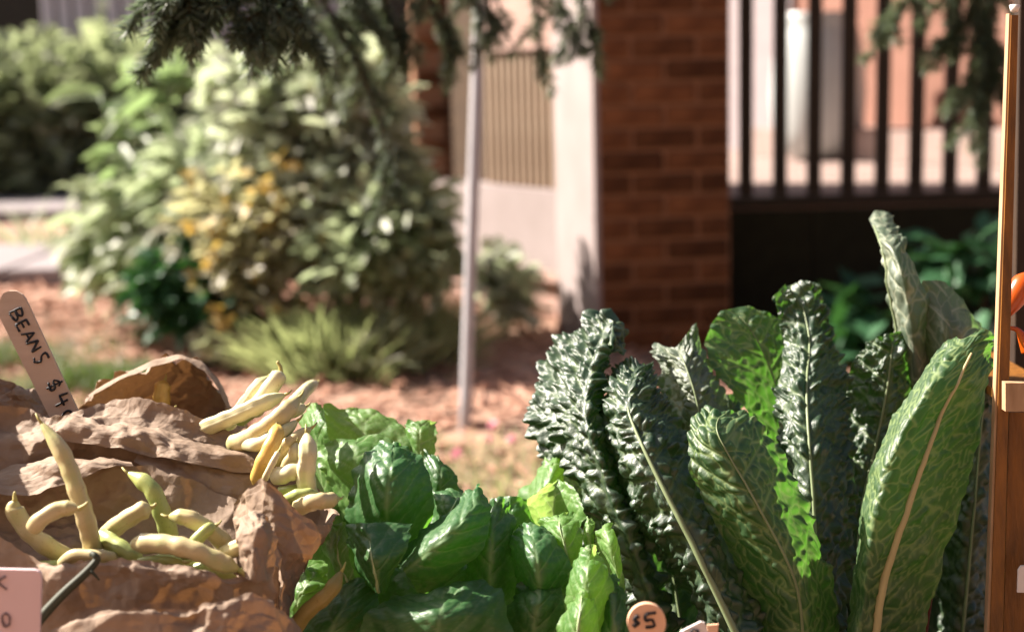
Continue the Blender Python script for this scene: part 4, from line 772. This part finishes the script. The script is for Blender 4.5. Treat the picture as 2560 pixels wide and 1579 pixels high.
LR = [
 ([[(1330, 1330, 1.37), (1298, 1262, 1.365), (1322, 1208, 1.36), (1372, 1150, 1.36)], [(1370, 1330, 1.31), (1355, 1260, 1.305), (1368, 1205, 1.31), (1390, 1144, 1.335)], [(1410, 1330, 1.32), (1407, 1260, 1.315), (1410, 1205, 1.32), (1404, 1150, 1.34)]], 'lettuce_pale'),
 ([[(1370, 1380, 1.26), (1328, 1300, 1.255), (1314, 1250, 1.255), (1340, 1218, 1.265)], [(1400, 1380, 1.27), (1385, 1310, 1.275), (1385, 1250, 1.28), (1392, 1203, 1.29)], [(1430, 1380, 1.25), (1452, 1310, 1.245), (1457, 1260, 1.25), (1432, 1212, 1.27)]], 'lettuce_pale'),
 ([[(1420, 1440, 1.225), (1375, 1380, 1.22), (1350, 1330, 1.225), (1355, 1298, 1.235)], [(1432, 1440, 1.2), (1415, 1370, 1.19), (1400, 1320, 1.195), (1395, 1284, 1.225)], [(1450, 1440, 1.21), (1454, 1370, 1.2), (1450, 1320, 1.205), (1437, 1279, 1.23)]], 'lettuce_pale'),
 ([[(1300, 1480, 1.21), (1278, 1420, 1.20), (1272, 1360, 1.205), (1285, 1323, 1.215)], [(1350, 1500, 1.175), (1345, 1440, 1.16), (1335, 1370, 1.165), (1325, 1306, 1.205)], [(1420, 1460, 1.19), (1428, 1420, 1.18), (1402, 1370, 1.185), (1360, 1313, 1.21)]], 'lettuce'),
 ([[(1410, 1600, 1.165), (1410, 1500, 1.155), (1423, 1430, 1.16), (1455, 1383, 1.175)], [(1470, 1600, 1.135), (1465, 1500, 1.12), (1465, 1430, 1.13), (1475, 1370, 1.165)], [(1520, 1600, 1.155), (1527, 1500, 1.145), (1517, 1430, 1.15), (1498, 1378, 1.175)]], 'lettuce_pale'),
 ([[(1545, 1500, 1.21), (1525, 1440, 1.205), (1498, 1380, 1.205), (1487, 1330, 1.21)], [(1552, 1500, 1.18), (1540, 1435, 1.175), (1525, 1370, 1.175), (1508, 1312, 1.195)], [(1560, 1500, 1.19), (1557, 1430, 1.18), (1545, 1360, 1.18), (1525, 1312, 1.20)]], 'lettuce_pale'),
 ([[(1388, 1640, 1.125), (1398, 1560, 1.115), (1413, 1510, 1.12), (1440, 1486, 1.13)], [(1440, 1640, 1.095), (1445, 1560, 1.085), (1452, 1510, 1.095), (1456, 1482, 1.12)], [(1492, 1640, 1.115), (1494, 1560, 1.105), (1487, 1515, 1.11), (1470, 1487, 1.125)]], 'lettuce_pale'),
 ([[(1480, 1640, 1.16), (1488, 1560, 1.15), (1493, 1490, 1.155), (1500, 1438, 1.17)], [(1530, 1640, 1.14), (1535, 1560, 1.13), (1530, 1490, 1.14), (1515, 1432, 1.165)], [(1582, 1640, 1.16), (1574, 1560, 1.155), (1560, 1490, 1.16), (1535, 1438, 1.175)]], 'lettuce'),
 ([[(1250, 1640, 1.26), (1255, 1500, 1.25), (1270, 1400, 1.25), (1300, 1330, 1.26)], [(1330, 1640, 1.24), (1340, 1500, 1.23), (1350, 1400, 1.23), (1360, 1320, 1.245)], [(1440, 1640, 1.25), (1450, 1500, 1.24), (1440, 1400, 1.24), (1420, 1340, 1.25)]], 'lettuce'),
 ([[(1250, 1640, 1.19), (1262, 1560, 1.18), (1280, 1500, 1.18), (1300, 1460, 1.19)], [(1330, 1640, 1.17), (1335, 1560, 1.155), (1345, 1500, 1.155), (1350, 1450, 1.18)], [(1420, 1640, 1.18), (1415, 1560, 1.17), (1410, 1500, 1.17), (1395, 1460, 1.185)]], 'lettuce'),
 ([[(1190, 1640, 1.32), (1190, 1450, 1.31), (1200, 1340, 1.31), (1230, 1250, 1.32)], [(1270, 1640, 1.30), (1275, 1450, 1.29), (1280, 1340, 1.29), (1280, 1240, 1.305)], [(1370, 1640, 1.31), (1370, 1450, 1.30), (1350, 1340, 1.30), (1320, 1250, 1.31)]], 'lettuce'),
 ([[(1475, 1420, 1.22), (1465, 1370, 1.22), (1462, 1330, 1.22), (1466, 1296, 1.225)], [(1480, 1420, 1.205), (1474, 1370, 1.205), (1470, 1330, 1.205), (1470, 1294, 1.22)], [(1486, 1420, 1.21), (1484, 1370, 1.21), (1480, 1335, 1.21), (1474, 1300, 1.222)]], 'lettuce_pale'),
]
for i, (r, m) in enumerate(LR): let_leaf(h2, r, 600+i*13, m, rib=i in (2, 6))

# ------------------------------------------------------------------ paper bags
def sheet(parent, name, rails, seed, amp=.004, sc=26, nv=150, nu=200, fine=.0012):
    G = loft([PP(r) for r in rails], nv, nu); N = gnormal(G); s, t = arclen(G)
    def pl(q, sd):                                     # exactly piecewise linear, creased along irregular straight lines
        return worley(s, t, 1/q, sd)[0]**2-worley(s, t, 1/q, sd+50)[0]**2
    m = np.clip(.7+.9*vnoise(s*13, t*13, seed+3), .15, 1.5)
    h = amp*2.2*pl(sc*.85, seed)+amp*1.1*m*pl(sc*2.0, seed+5)+amp*.36*m*pl(sc*4.6, seed+9)
    up = G[:, :1]-G[:, 1:2]; up = up/(np.linalg.norm(up, axis=-1, keepdims=True)+1e-9); jj = np.linspace(0, 1, nu)[None, :, None]
    ed = worley(s[:, :1]*1.0, 0*s[:, :1]+.3, .022, seed+70)[0]**1.0-.45+.4*worley(s[:, :1], 0*s[:, :1]+.7, .008, seed+71)[0]
    G = G+N*h[..., None]+up*(.0055*ed[..., None])*np.exp(-jj/.10)
    return add_mesh(name, G.reshape(-1, 3), gridfaces(nv, nu), 'paper_thin' if (parent.name == 'paper_bag' and name == 'back_wall') else 'paper', parent, smooth=True)
ba = thing('paper_bag', 'rear crumpled brown paper bag with a tall arched back flap', 'paper bag', (P(300, 1300, 1.32)[0], 1.30, TZ))
sheet(ba, 'back_wall', [[(120, 1300, 1.36), (300, 1300, 1.38), (450, 1300, 1.38), (600, 1300, 1.34)], [(190, 1060, 1.38), (300, 1050, 1.44), (450, 1030, 1.455), (600, 1080, 1.37)],
    [(205, 1000, 1.385), (330, 965, 1.435), (450, 935, 1.45), (530, 980, 1.43), (595, 1050, 1.37)], [(222, 984, 1.38), (330, 930, 1.40), (410, 900, 1.41), (465, 896, 1.41), (530, 940, 1.40), (588, 1040, 1.365)]], 1, .0055, 34)
sheet(ba, 'rim_fold', [[(215, 990, 1.378), (330, 931, 1.398), (410, 901, 1.408), (465, 896, 1.408), (530, 938, 1.398), (586, 1036, 1.365)], [(216, 986, 1.370), (330, 924, 1.388), (410, 893, 1.397), (466, 889, 1.397), (534, 934, 1.39), (590, 1036, 1.36)], [(224, 990, 1.362), (332, 936, 1.378), (412, 906, 1.386), (466, 902, 1.386), (528, 946, 1.38), (580, 1040, 1.352)]], 2, .0015, 60, 24, 120)
sheet(ba, 'side_flap', [[(-60, 1060, 1.33), (30, 1060, 1.33), (140, 1060, 1.33)], [(-60, 990, 1.34), (30, 985, 1.335), (120, 1000, 1.34)], [(-60, 940, 1.35), (32, 952, 1.345), (65, 972, 1.35), (110, 985, 1.355)]], 4, .005, 40)
sheet(ba, 'front_wall', [[(-60, 1003, 1.258), (60, 1022, 1.254), (130, 1040, 1.249), (200, 1034, 1.250), (270, 1004, 1.252), (350, 1000, 1.245), (430, 1014, 1.240), (510, 1050, 1.238), (645, 1115, 1.238)],
    [(-60, 1050, 1.255), (60, 1056, 1.25), (130, 1062, 1.245), (200, 1060, 1.245), (270, 1035, 1.245), (350, 1045, 1.24), (430, 1060, 1.235), (510, 1085, 1.235), (648, 1130, 1.235)],
    [(-60, 1120, 1.235), (60, 1110, 1.235), (130, 1100, 1.23), (200, 1095, 1.235), (270, 1090, 1.23), (350, 1100, 1.225), (430, 1120, 1.22), (510, 1145, 1.225), (652, 1165, 1.23)],
    [(-60, 1300, 1.235), (60, 1290, 1.235), (130, 1280, 1.235), (200, 1260, 1.23), (270, 1250, 1.225), (350, 1250, 1.22), (430, 1260, 1.22), (510, 1280, 1.225), (660, 1290, 1.23)]], 8, .0060, 22, 170, 240)
sheet(ba, 'fold', [[(170, 1040, 1.238), (330, 1058, 1.228), (480, 1098, 1.218), (650, 1138, 1.222)], [(150, 1062, 1.224), (330, 1085, 1.212), (480, 1122, 1.203), (655, 1160, 1.212)], [(120, 1090, 1.218), (330, 1128, 1.204), (480, 1160, 1.196), (658, 1186, 1.208)]], 14, .0035, 34, 60, 160)
sheet(ba, 'fold', [[(350, 1122, 1.222), (450, 1140, 1.212), (560, 1175, 1.205), (655, 1195, 1.212)], [(340, 1148, 1.21), (450, 1176, 1.2), (560, 1215, 1.195), (648, 1232, 1.205)], [(335, 1158, 1.206), (440, 1196, 1.196), (550, 1240, 1.192), (635, 1262, 1.2)]], 17, .003, 38, 50, 120)
sheet(ba, 'side_wall', [[(640, 1112, 1.25), (660, 1110, 1.28), (640, 1080, 1.33), (600, 1050, 1.365)], [(652, 1170, 1.235), (680, 1160, 1.28), (660, 1140, 1.33), (620, 1120, 1.36)], [(660, 1290, 1.23), (690, 1280, 1.28), (670, 1280, 1.33), (620, 1290, 1.35)]], 12, .004, 30, 60, 60)
bb = thing('paper_bag', 'front left brown paper bag open towards the viewer full of beans', 'paper bag', (P(320, 1600, 1.1)[0], 1.1, TZ))
sheet(bb, 'back_wall', [[(-60, 1225, 1.205), (80, 1190, 1.205), (200, 1165, 1.20), (330, 1158, 1.195), (450, 1190, 1.19), (560, 1238, 1.19), (650, 1290, 1.18)],
    [(-60, 1330, 1.185), (80, 1310, 1.19), (200, 1300, 1.19), (330, 1300, 1.185), (450, 1310, 1.18), (560, 1330, 1.175), (650, 1360, 1.165)],
    [(-60, 1480, 1.14), (80, 1460, 1.14), (200, 1450, 1.14), (330, 1450, 1.14), (450, 1450, 1.14), (560, 1460, 1.14), (650, 1480, 1.13)]], 21, .005, 26)
sheet(bb, 'rolled_rim', [[(-60, 1200, 1.215), (60, 1165, 1.215), (120, 1138, 1.21), (220, 1142, 1.205), (328, 1150, 1.195)], [(-60, 1205, 1.185), (60, 1185, 1.185), (130, 1162, 1.18), (220, 1158, 1.18), (330, 1153, 1.185)],
    [(-60, 1232, 1.172), (80, 1238, 1.168), (165, 1206, 1.168), (240, 1182, 1.172), (332, 1158, 1.182)]], 25, .0025, 34, 40, 110)
sheet(bb, 'front_wall', [[(-60, 1310, 1.104), (40, 1370, 1.093), (130, 1412, 1.078), (245, 1403, 1.068), (332, 1400, 1.062), (430, 1412, 1.060), (520, 1434, 1.062), (600, 1445, 1.072), (690, 1400, 1.102)],
    [(-60, 1400, 1.10), (40, 1430, 1.09), (130, 1450, 1.075), (245, 1440, 1.065), (332, 1440, 1.06), (430, 1450, 1.058), (520, 1462, 1.06), (600, 1470, 1.07), (690, 1450, 1.10)],
    [(-60, 1640, 1.09), (40, 1640, 1.085), (130, 1640, 1.08), (245, 1620, 1.075), (332, 1600, 1.07), (430, 1590, 1.075), (520, 1580, 1.075), (600, 1570, 1.08), (700, 1540, 1.11)]], 31, .0055, 24, 150, 230)
sheet(bb, 'side_flap', [[(592, 1425, 1.09), (588, 1342, 1.085), (603, 1302, 1.09), (621, 1273, 1.10)], [(628, 1450, 1.07), (628, 1350, 1.068), (634, 1310, 1.075), (642, 1280, 1.095)], [(655, 1460, 1.075), (664, 1360, 1.075), (664, 1315, 1.08), (660, 1287, 1.095)], [(674, 1446, 1.10), (688, 1365, 1.10), (686, 1320, 1.10), (675, 1293, 1.10)]], 37, .003, 40, 70, 60)
sheet(bb, 'side_wall', [[(650, 1290, 1.18), (690, 1330, 1.15), (690, 1390, 1.11)], [(660, 1400, 1.17), (710, 1430, 1.15), (700, 1460, 1.10)], [(650, 1600, 1.16), (720, 1600, 1.14), (700, 1600, 1.11)]], 39, .003, 40, 50, 50)
bc = thing('paper_bag', 'right hand brown paper bag with its mouth tilted to the lettuce', 'paper bag', (P(700, 1600, 1.2)[0], 1.2, TZ))
sheet(bc, 'front_wall', [[(575, 1262, 1.152), (605, 1230, 1.138), (650, 1199, 1.132), (678, 1216, 1.128), (738, 1263, 1.132), (796, 1316, 1.147), (838, 1298, 1.18)],
    [(580, 1320, 1.15), (620, 1300, 1.135), (665, 1290, 1.13), (700, 1300, 1.125), (745, 1330, 1.13), (785, 1360, 1.145), (812, 1340, 1.18)],
    [(590, 1440, 1.14), (625, 1440, 1.13), (660, 1440, 1.125), (690, 1440, 1.125), (715, 1440, 1.13), (740, 1430, 1.145), (762, 1405, 1.18)],
    [(600, 1640, 1.15), (625, 1640, 1.14), (650, 1640, 1.14), (670, 1640, 1.14), (685, 1620, 1.14), (700, 1580, 1.15), (705, 1490, 1.17)]], 43, .004, 26)
sheet(bc, 'back_wall', [[(640, 1200, 1.24), (720, 1190, 1.25), (790, 1220, 1.25), (845, 1290, 1.22)], [(640, 1290, 1.235), (720, 1300, 1.24), (790, 1320, 1.235), (838, 1302, 1.20)], [(640, 1450, 1.21), (700, 1450, 1.215), (740, 1430, 1.21), (765, 1408, 1.19)]], 47, .003, 30, 60, 60)
bd = thing('paper_bag', 'flattened brown paper bag lying along the bottom edge', 'paper bag', (P(450, 1640, 1.03)[0], 1.03, TZ))
sheet(bd, 'front_wall', [[(60, 1600, 1.038), (190, 1552, 1.028), (290, 1530, 1.023), (400, 1527, 1.023), (520, 1508, 1.023), (620, 1490, 1.033), (690, 1520, 1.048), (760, 1580, 1.083)],
    [(60, 1630, 1.035), (190, 1580, 1.025), (290, 1560, 1.02), (400, 1558, 1.02), (520, 1545, 1.02), (620, 1530, 1.03), (690, 1550, 1.045), (765, 1600, 1.08)],
    [(60, 1760, 1.02), (190, 1760, 1.015), (290, 1760, 1.01), (400, 1760, 1.01), (520, 1760, 1.01), (620, 1760, 1.02), (690, 1760, 1.04), (770, 1760, 1.07)]], 55, .005, 30)

# ------------------------------------------------------------------ beans
def bean(path, r, material='bean', label='', tip=None, group='wax beans', lump=.05):
    q = np.array(PP(path)); q[1:-1] += RNG.normal(size=q[1:-1].shape)*.0012
    p = cr(q, 52); d = path[0][2]; t = np.linspace(0, 1, 52)
    prof = np.clip(t/.10, 0, 1)**.5*np.clip((1-t)/.20, 0, 1)**.62*(1-.12*t); prof[0] = .05; prof = np.maximum(prof, .05)
    n = max(3, int(np.linalg.norm(np.diff(p, axis=0), axis=1).sum()/.013))
    prof = prof*(1+lump*np.cos(2*math.pi*n*t+RNG.uniform(0, 6))*np.clip(4*t*(1-t), 0, 1)+.04*vnoise(t*7+RNG.uniform(0, 50), 0*t, 5))
    seg = 24; V, F = tube(p, 0.93*r*d/FPX*prof, seg, flat=.82)
    V = V.reshape(52, seg, 3); an = np.linspace(0, 2*math.pi, seg, endpoint=False); a0 = RNG.uniform(0, 2*math.pi)
    dd = np.angle(np.exp(1j*(an-a0))); k = 1-.11*np.exp(-(dd/.16)**2)+.05*np.exp(-((np.abs(dd)-.42)/.2)**2)
    V = p[:, None]+(V-p[:, None])*k[None, :, None]; V = V.reshape(-1, 3)
    g = np.clip((np.abs(t-.5)-.22)/.28, 0, 1)**1.5*RNG.uniform(.25, 1.0); g = np.repeat(g, seg)+np.tile(.35*np.exp(-(dd/.2)**2), 52)
    o = add_mesh('wax_bean', V, F, material, attrs={'vein': np.clip(g, 0, 1)}); tag(o, label, 'bean', group)
    e = p[-1]-p[-4]; e = e/np.linalg.norm(e)*.006
    if tip: V, F = tube(cr(PP(tip), 8), np.linspace(.0022, .0009, 8), 7)
    else: V, F = tube(np.stack([p[-2], p[-1]+e*.5, p[-1]+e+np.array([0, 0, .0015])]), [.0016, .0010, .0006], 6)
    add_mesh('stem_tip', V, F, 'bean_tip', o)
    return o
bean([(240, 1420, 1.12), (228, 1340, 1.105), (203, 1240, 1.10), (160, 1140, 1.10), (100, 1052, 1.11)], 26, 'bean', 'long wax bean standing upright at the left of the front bag')
bean([(195, 1410, 1.14), (130, 1380, 1.13), (72, 1330, 1.125), (42, 1280, 1.125), (38, 1248, 1.125)], 27, 'bean', 'plump curved wax bean at the far left of the front bag', tip=[(38, 1250, 1.125), (36, 1240, 1.125), (37, 1228, 1.125)])
bean([(78, 1328, 1.08), (105, 1306, 1.075), (150, 1285, 1.075), (200, 1270, 1.075)], 23, 'bean', 'short pale wax bean lying across the upright one', tip=[(196, 1272, 1.075), (210, 1264, 1.075), (220, 1254, 1.075)])
bean([(430, 1355, 1.15), (410, 1290, 1.14), (372, 1225, 1.14), (318, 1180, 1.15)], 25, 'bean_green', 'greenish bean slanting out from under the rolled rim')
bean([(255, 1345, 1.14), (300, 1310, 1.125), (345, 1280, 1.12), (380, 1266, 1.12)], 26, 'bean', 'wax bean pointing right behind the upright bean', tip=[(376, 1268, 1.12), (385, 1264, 1.12), (391, 1257, 1.12)])
bean([(245, 1335, 1.125), (285, 1355, 1.11), (325, 1385, 1.105), (360, 1420, 1.11)], 25, 'bean_green', 'wax bean half buried at the rim of the front bag')
bean([(575, 1378, 1.12), (540, 1340, 1.105), (480, 1300, 1.10), (420, 1290, 1.105)], 25, 'bean', 'golden wax bean with a pale blunt end in the front bag')
bean([(325, 1360, 1.09), (400, 1362, 1.08), (480, 1375, 1.075), (550, 1400, 1.075), (600, 1425, 1.078)], 27, 'bean', 'long pale green wax bean lying along the front rim', tip=[(598, 1424, 1.078), (608, 1432, 1.076), (614, 1442, 1.076)])
bean([(540, 1400, 1.10), (575, 1375, 1.09), (610, 1358, 1.088), (630, 1350, 1.09)], 24, 'bean', 'short wax bean pointing at the folded bag flap')
bean([(340, 1408, 1.085), (380, 1398, 1.082), (420, 1398, 1.08), (460, 1404, 1.08)], 12, 'bean_green', 'thin green bean under the long pale green one')
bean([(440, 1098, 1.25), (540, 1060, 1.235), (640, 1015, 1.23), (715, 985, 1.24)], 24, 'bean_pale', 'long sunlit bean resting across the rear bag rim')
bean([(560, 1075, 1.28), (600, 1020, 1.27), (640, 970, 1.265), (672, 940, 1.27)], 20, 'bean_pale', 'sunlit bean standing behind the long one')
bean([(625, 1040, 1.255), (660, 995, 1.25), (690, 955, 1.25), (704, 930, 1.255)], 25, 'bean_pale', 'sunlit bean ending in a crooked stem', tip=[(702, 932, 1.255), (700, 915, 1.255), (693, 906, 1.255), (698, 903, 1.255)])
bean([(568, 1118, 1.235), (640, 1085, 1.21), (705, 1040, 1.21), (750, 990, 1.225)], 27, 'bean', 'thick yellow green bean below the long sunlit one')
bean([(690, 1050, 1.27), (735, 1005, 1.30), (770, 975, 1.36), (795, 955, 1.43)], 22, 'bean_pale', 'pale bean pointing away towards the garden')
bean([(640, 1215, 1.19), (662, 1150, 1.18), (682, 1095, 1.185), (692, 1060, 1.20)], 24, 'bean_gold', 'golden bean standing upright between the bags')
bean([(662, 1200, 1.16), (675, 1170, 1.155), (688, 1145, 1.155), (697, 1128, 1.16)], 9, 'bean_pale', 'thin pale bean beside the golden upright one')
bean([(690, 1165, 1.21), (712, 1120, 1.20), (745, 1092, 1.20), (780, 1068, 1.21)], 19, 'bean', 'slender bean leaning towards the white lit lettuce leaf')
bean([(778, 1262, 1.18), (770, 1200, 1.17), (768, 1135, 1.165), (766, 1080, 1.175)], 27, 'bean_pale', 'pale upright bean in the right hand bag')
bean([(680, 1192, 1.185), (705, 1186, 1.175), (740, 1182, 1.17), (768, 1178, 1.175)], 25, 'bean_pale', 'short pale bean lying left of the pale upright one')
bean([(695, 1228, 1.18), (725, 1222, 1.175), (755, 1216, 1.18)], 13, 'bean_green', 'small green bean under the short pale one')
bean([(735, 1272, 1.165), (775, 1260, 1.145), (815, 1252, 1.15), (848, 1246, 1.165)], 24, 'bean', 'wax bean across the mouth of the right hand bag')
bean([(403, 1040, 1.40), (404, 1010, 1.395), (407, 975, 1.395), (412, 950, 1.40)], 24, 'bean_gold', 'golden bean tip inside the rear bag')
bean([(325, 1072, 1.255), (355, 1052, 1.248), (390, 1035, 1.245), (425, 1022, 1.25)], 19, 'bean_pale', 'pale bean poking over the rear bag rim')
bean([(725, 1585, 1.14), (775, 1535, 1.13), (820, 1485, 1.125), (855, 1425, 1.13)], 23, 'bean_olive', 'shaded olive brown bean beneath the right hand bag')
for pth, rr, mt, lb in (
    ([(600, 1105, 1.225), (650, 1110, 1.205), (700, 1085, 1.20), (745, 1050, 1.21)], 19, 'bean_pale', 'pale bean tucked under the thick yellow green one'),
    ([(655, 1075, 1.27), (700, 1045, 1.265), (735, 1025, 1.27), (765, 1015, 1.28)], 19, 'bean_pale', 'short sunlit bean right of the bean with a crooked stem'),
    ([(705, 1205, 1.20), (722, 1165, 1.19), (735, 1130, 1.19), (742, 1105, 1.195)], 18, 'bean', 'bean leaning just left of the pale upright one'),
    ([(700, 1262, 1.17), (730, 1240, 1.16), (765, 1232, 1.158), (800, 1234, 1.16)], 17, 'bean_green', 'greenish bean behind the one across the right bag mouth'),
    ([(590, 1060, 1.265), (630, 1030, 1.262), (668, 990, 1.262), (690, 975, 1.265)], 17, 'bean_green', 'greenish bean between the two topmost sunlit beans'),
    ([(455, 1395, 1.10), (480, 1360, 1.092), (512, 1330, 1.092), (540, 1312, 1.097)], 18, 'bean_green', 'green bean crossing behind the long pale green one'),
    ([(150, 1420, 1.11), (185, 1395, 1.10), (260, 1392, 1.10), (300, 1402, 1.105)], 20, 'bean', 'bean lying along the foot of the upright bean')):
    bean(pth, rr, mt, lb)
# supports: loose beans filling the bags beneath the visible ones
_o = ['first', 'second', 'third', 'fourth', 'fifth']
DEEP = {bb.name: [w+' from the left of the beans lying deep in the front left bag' for w in _o], ba.name: [w+' from the left of the beans lying deep in the rear bag' for w in _o]}
for root, pts in ((bb, [(120, 1440, 1.12), (220, 1450, 1.12), (320, 1440, 1.12), (430, 1420, 1.12), (520, 1430, 1.12)]), (ba, [(450, 1130, 1.28), (520, 1140, 1.28), (590, 1150, 1.28)])):
    for i, (x, y, d) in enumerate(pts):
        bean([(x-60, y+10, d+.01), (x-20, y-12, d), (x+30, y-10, d), (x+70, y+14, d+.01)], 24, 'bean_green', DEEP[root.name][i], group='beans deep inside the bags')
V, F = tube(cr(PP([(60, 1600, 1.03), (105, 1540, 1.035), (157, 1484, 1.04), (210, 1435, 1.045), (240, 1402, 1.05), (238, 1388, 1.05), (228, 1382, 1.052)]), 40), np.linspace(.0042, .0022, 40), 10)
ds = add_mesh('dry_stem', V, F, 'dry_stem'); tag(ds, 'dark hooked dried stem in front of the front bag', 'stem')
V, F = tube(PP([(226, 1425, 1.045), (240, 1440, 1.046), (248, 1449, 1.047)]), [.0016, .001, .0006], 6); add_mesh('side_shoot', V, F, 'dry_stem', ds)

# ------------------------------------------------------------------ signs with hand lettering
def plate(name, outline, dfun, thick, material, parent=None):
    V = [P(x, y, dfun(x, y)) for x, y in outline]; n = len(V); V += [v+np.array([0, thick, 0]) for v in V]
    F = [tuple(range(n)), tuple(range(2*n-1, n-1, -1))]+[(i, n+i, n+(i+1) % n, (i+1) % n) for i in range(n)]
    return add_mesh(name, V, F, material, parent, smooth=False)
GLY = {'B': [[(0, 0), (0, 1)], [(0, 1), (.45, .98), (.6, .8), (.45, .58), (.05, .5)], [(.05, .5), (.55, .45), (.72, .22), (.5, .02), (0, 0)]],
       'E': [[(.6, 1), (.02, 1), (0, 0), (.62, 0)], [(0, .52), (.5, .52)]], 'A': [[(0, 0), (.36, 1), (.7, 0)], [(.14, .36), (.58, .36)]],
       'N': [[(0, 0), (.05, 1), (.6, .05), (.66, 1)]], 'S': [[(.6, .92), (.35, 1), (.1, .85), (.15, .62), (.5, .45), (.58, .2), (.35, .0), (.0, .08)]],
       '$': [[(.6, .8), (.35, .92), (.1, .75), (.2, .55), (.5, .45), (.6, .25), (.35, .08), (.02, .2)], [(.36, 1.1), (.30, -.1)]],
       '4': [[(.12, 1), (.05, .45), (.68, .45)], [(.52, .8), (.5, -.05)]], '0': [[(.35, 1), (.1, .8), (.05, .4), (.3, 0), (.6, .2), (.65, .7), (.35, 1)]],
       '5': [[(.65, 1), (.12, .95), (.08, .55), (.4, .6), (.65, .35), (.5, .05), (.05, .05)]], 'K': [[(0, 0), (0, 1)], [(.6, 1), (.02, .5), (.62, 0)]]}
def letter(parent, ch, ox, oy, ex, ey, h, w, dfun, rad, material='ink'):
    """pixel origin, reading direction ex, up direction ey"""
    parts = []
    for st in GLY[ch]:
        pts = []
        for u, v in st:
            u += RNG.normal()*.035; v += RNG.normal()*.035
            x = ox+ex[0]*u*w+ey[0]*v*h; y = oy+ex[1]*u*w+ey[1]*v*h; pts.append(P(x, y, dfun(x, y)-.0006))
        n = 4*len(pts); pp = cr(np.array(pts), n) if ch in 'BS$05' else np.concatenate([np.linspace(pts[i], pts[i+1], 4) for i in range(len(pts)-1)])
        parts.append(tube(pp, rad*(1+.28*vnoise(np.arange(len(pp))*.55+RNG.uniform(0, 40), 0*pp[:, 0], 3)), 6))
    V, F = join(parts); o = add_mesh('lettering', V, F, material, parent); return o
dB = lambda x, y: 1.30-(y-725)*.00008
out = [(0, 745), (8, 733), (22, 727), (40, 727), (55, 736), (64, 748)]
sg = plate('bean_sign', [(217, 1075), (140, 1075), (8, 812), (-8, 780), (-4, 756)]+out[1:], dB, .003, 'stick_wood'); tag(sg, 'slanting wooden stick sign lettered BEANS $4 stuck in the rear bag', 'sign')
ex = np.array([.474, .88]); ex /= np.linalg.norm(ex); ey = np.array([ex[1], -ex[0]])
for ch, X0, Y0, hh, ww in (('B', 90, 315, 30, 31), ('E', 150, 425, 29, 27), ('A', 200, 515, 31, 32), ('N', 250, 612, 31, 32), ('S', 310, 735, 36, 30), ('$', 420, 985, 38, 36), ('4', 500, 1120, 38, 38), ('0', 560, 1265, 30, 34)):
    letter(sg, ch, X0/3.78, 700+Y0/3.78, ex, ey, hh, ww, dB, .0010)
dK = lambda x, y: 1.0
pk_ = plate('pink_sign', [(-90, 1660), (96, 1660), (103, 1445), (101, 1433), (95, 1427), (86, 1424), (-90, 1420)], dK, .003, 'pink_card'); tag(pk_, 'pale pink price card with rounded corner at the lower left', 'sign')
letter(pk_, 'K', -8, 1472, np.array([1, .02]), np.array([-.02, -1]), 36, 38, dK, .0009, 'ink_faded'); letter(pk_, '0', 4, 1566, np.array([1, .02]), np.array([-.02, -1]), 34, 32, dK, .0009, 'ink_faded')
dT = lambda x, y: 1.02
dc = plate('round_tag', [(1617+48*math.cos(a), 1556+48*math.sin(a)) for a in np.linspace(0, 2*math.pi, 40, endpoint=False)], dT, .004, 'disc_wood'); tag(dc, 'round wooden price tag reading $5 below the kale', 'price tag')
letter(dc, '$', 1580, 1566, np.array([1, 0]), np.array([.1, -1]), 28, 26, dT, .0009); letter(dc, '5', 1612, 1570, np.array([1, 0]), np.array([0, -1]), 36, 40, dT, .0011)
plate('pick', [(1612, 1604), (1622, 1604), (1622, 1900), (1612, 1900)], lambda x, y: 1.022, .003, 'stick_wood', dc)
dW = lambda x, y: 1.03
wt = plate('white_tag', [(1695, 1600), (1702, 1578), (1752, 1553), (1762, 1556), (1778, 1600)], dW, .002, 'white_card'); tag(wt, 'small white folded price tag right of the round one', 'price tag')
letter(wt, '0', 1728, 1592, np.array([1, 0]), np.array([0, -1]), 20, 26, dW, .0009)
tw = plate('tan_tag', [(1768, 1562), (1796, 1560), (1792, 1610), (1772, 1610)], lambda x, y: 1.045, .002, 'disc_wood'); tag(tw, 'tan wooden tag end tucked behind the white tag', 'price tag')
wc_ = plate('white_card', [(2544, 1480), (2546, 1424), (2553, 1414), (2600, 1412), (2600, 1480)], lambda x, y: 1.19, .002, 'white_card'); tag(wc_, 'white card edge fixed to the wooden rack', 'card')
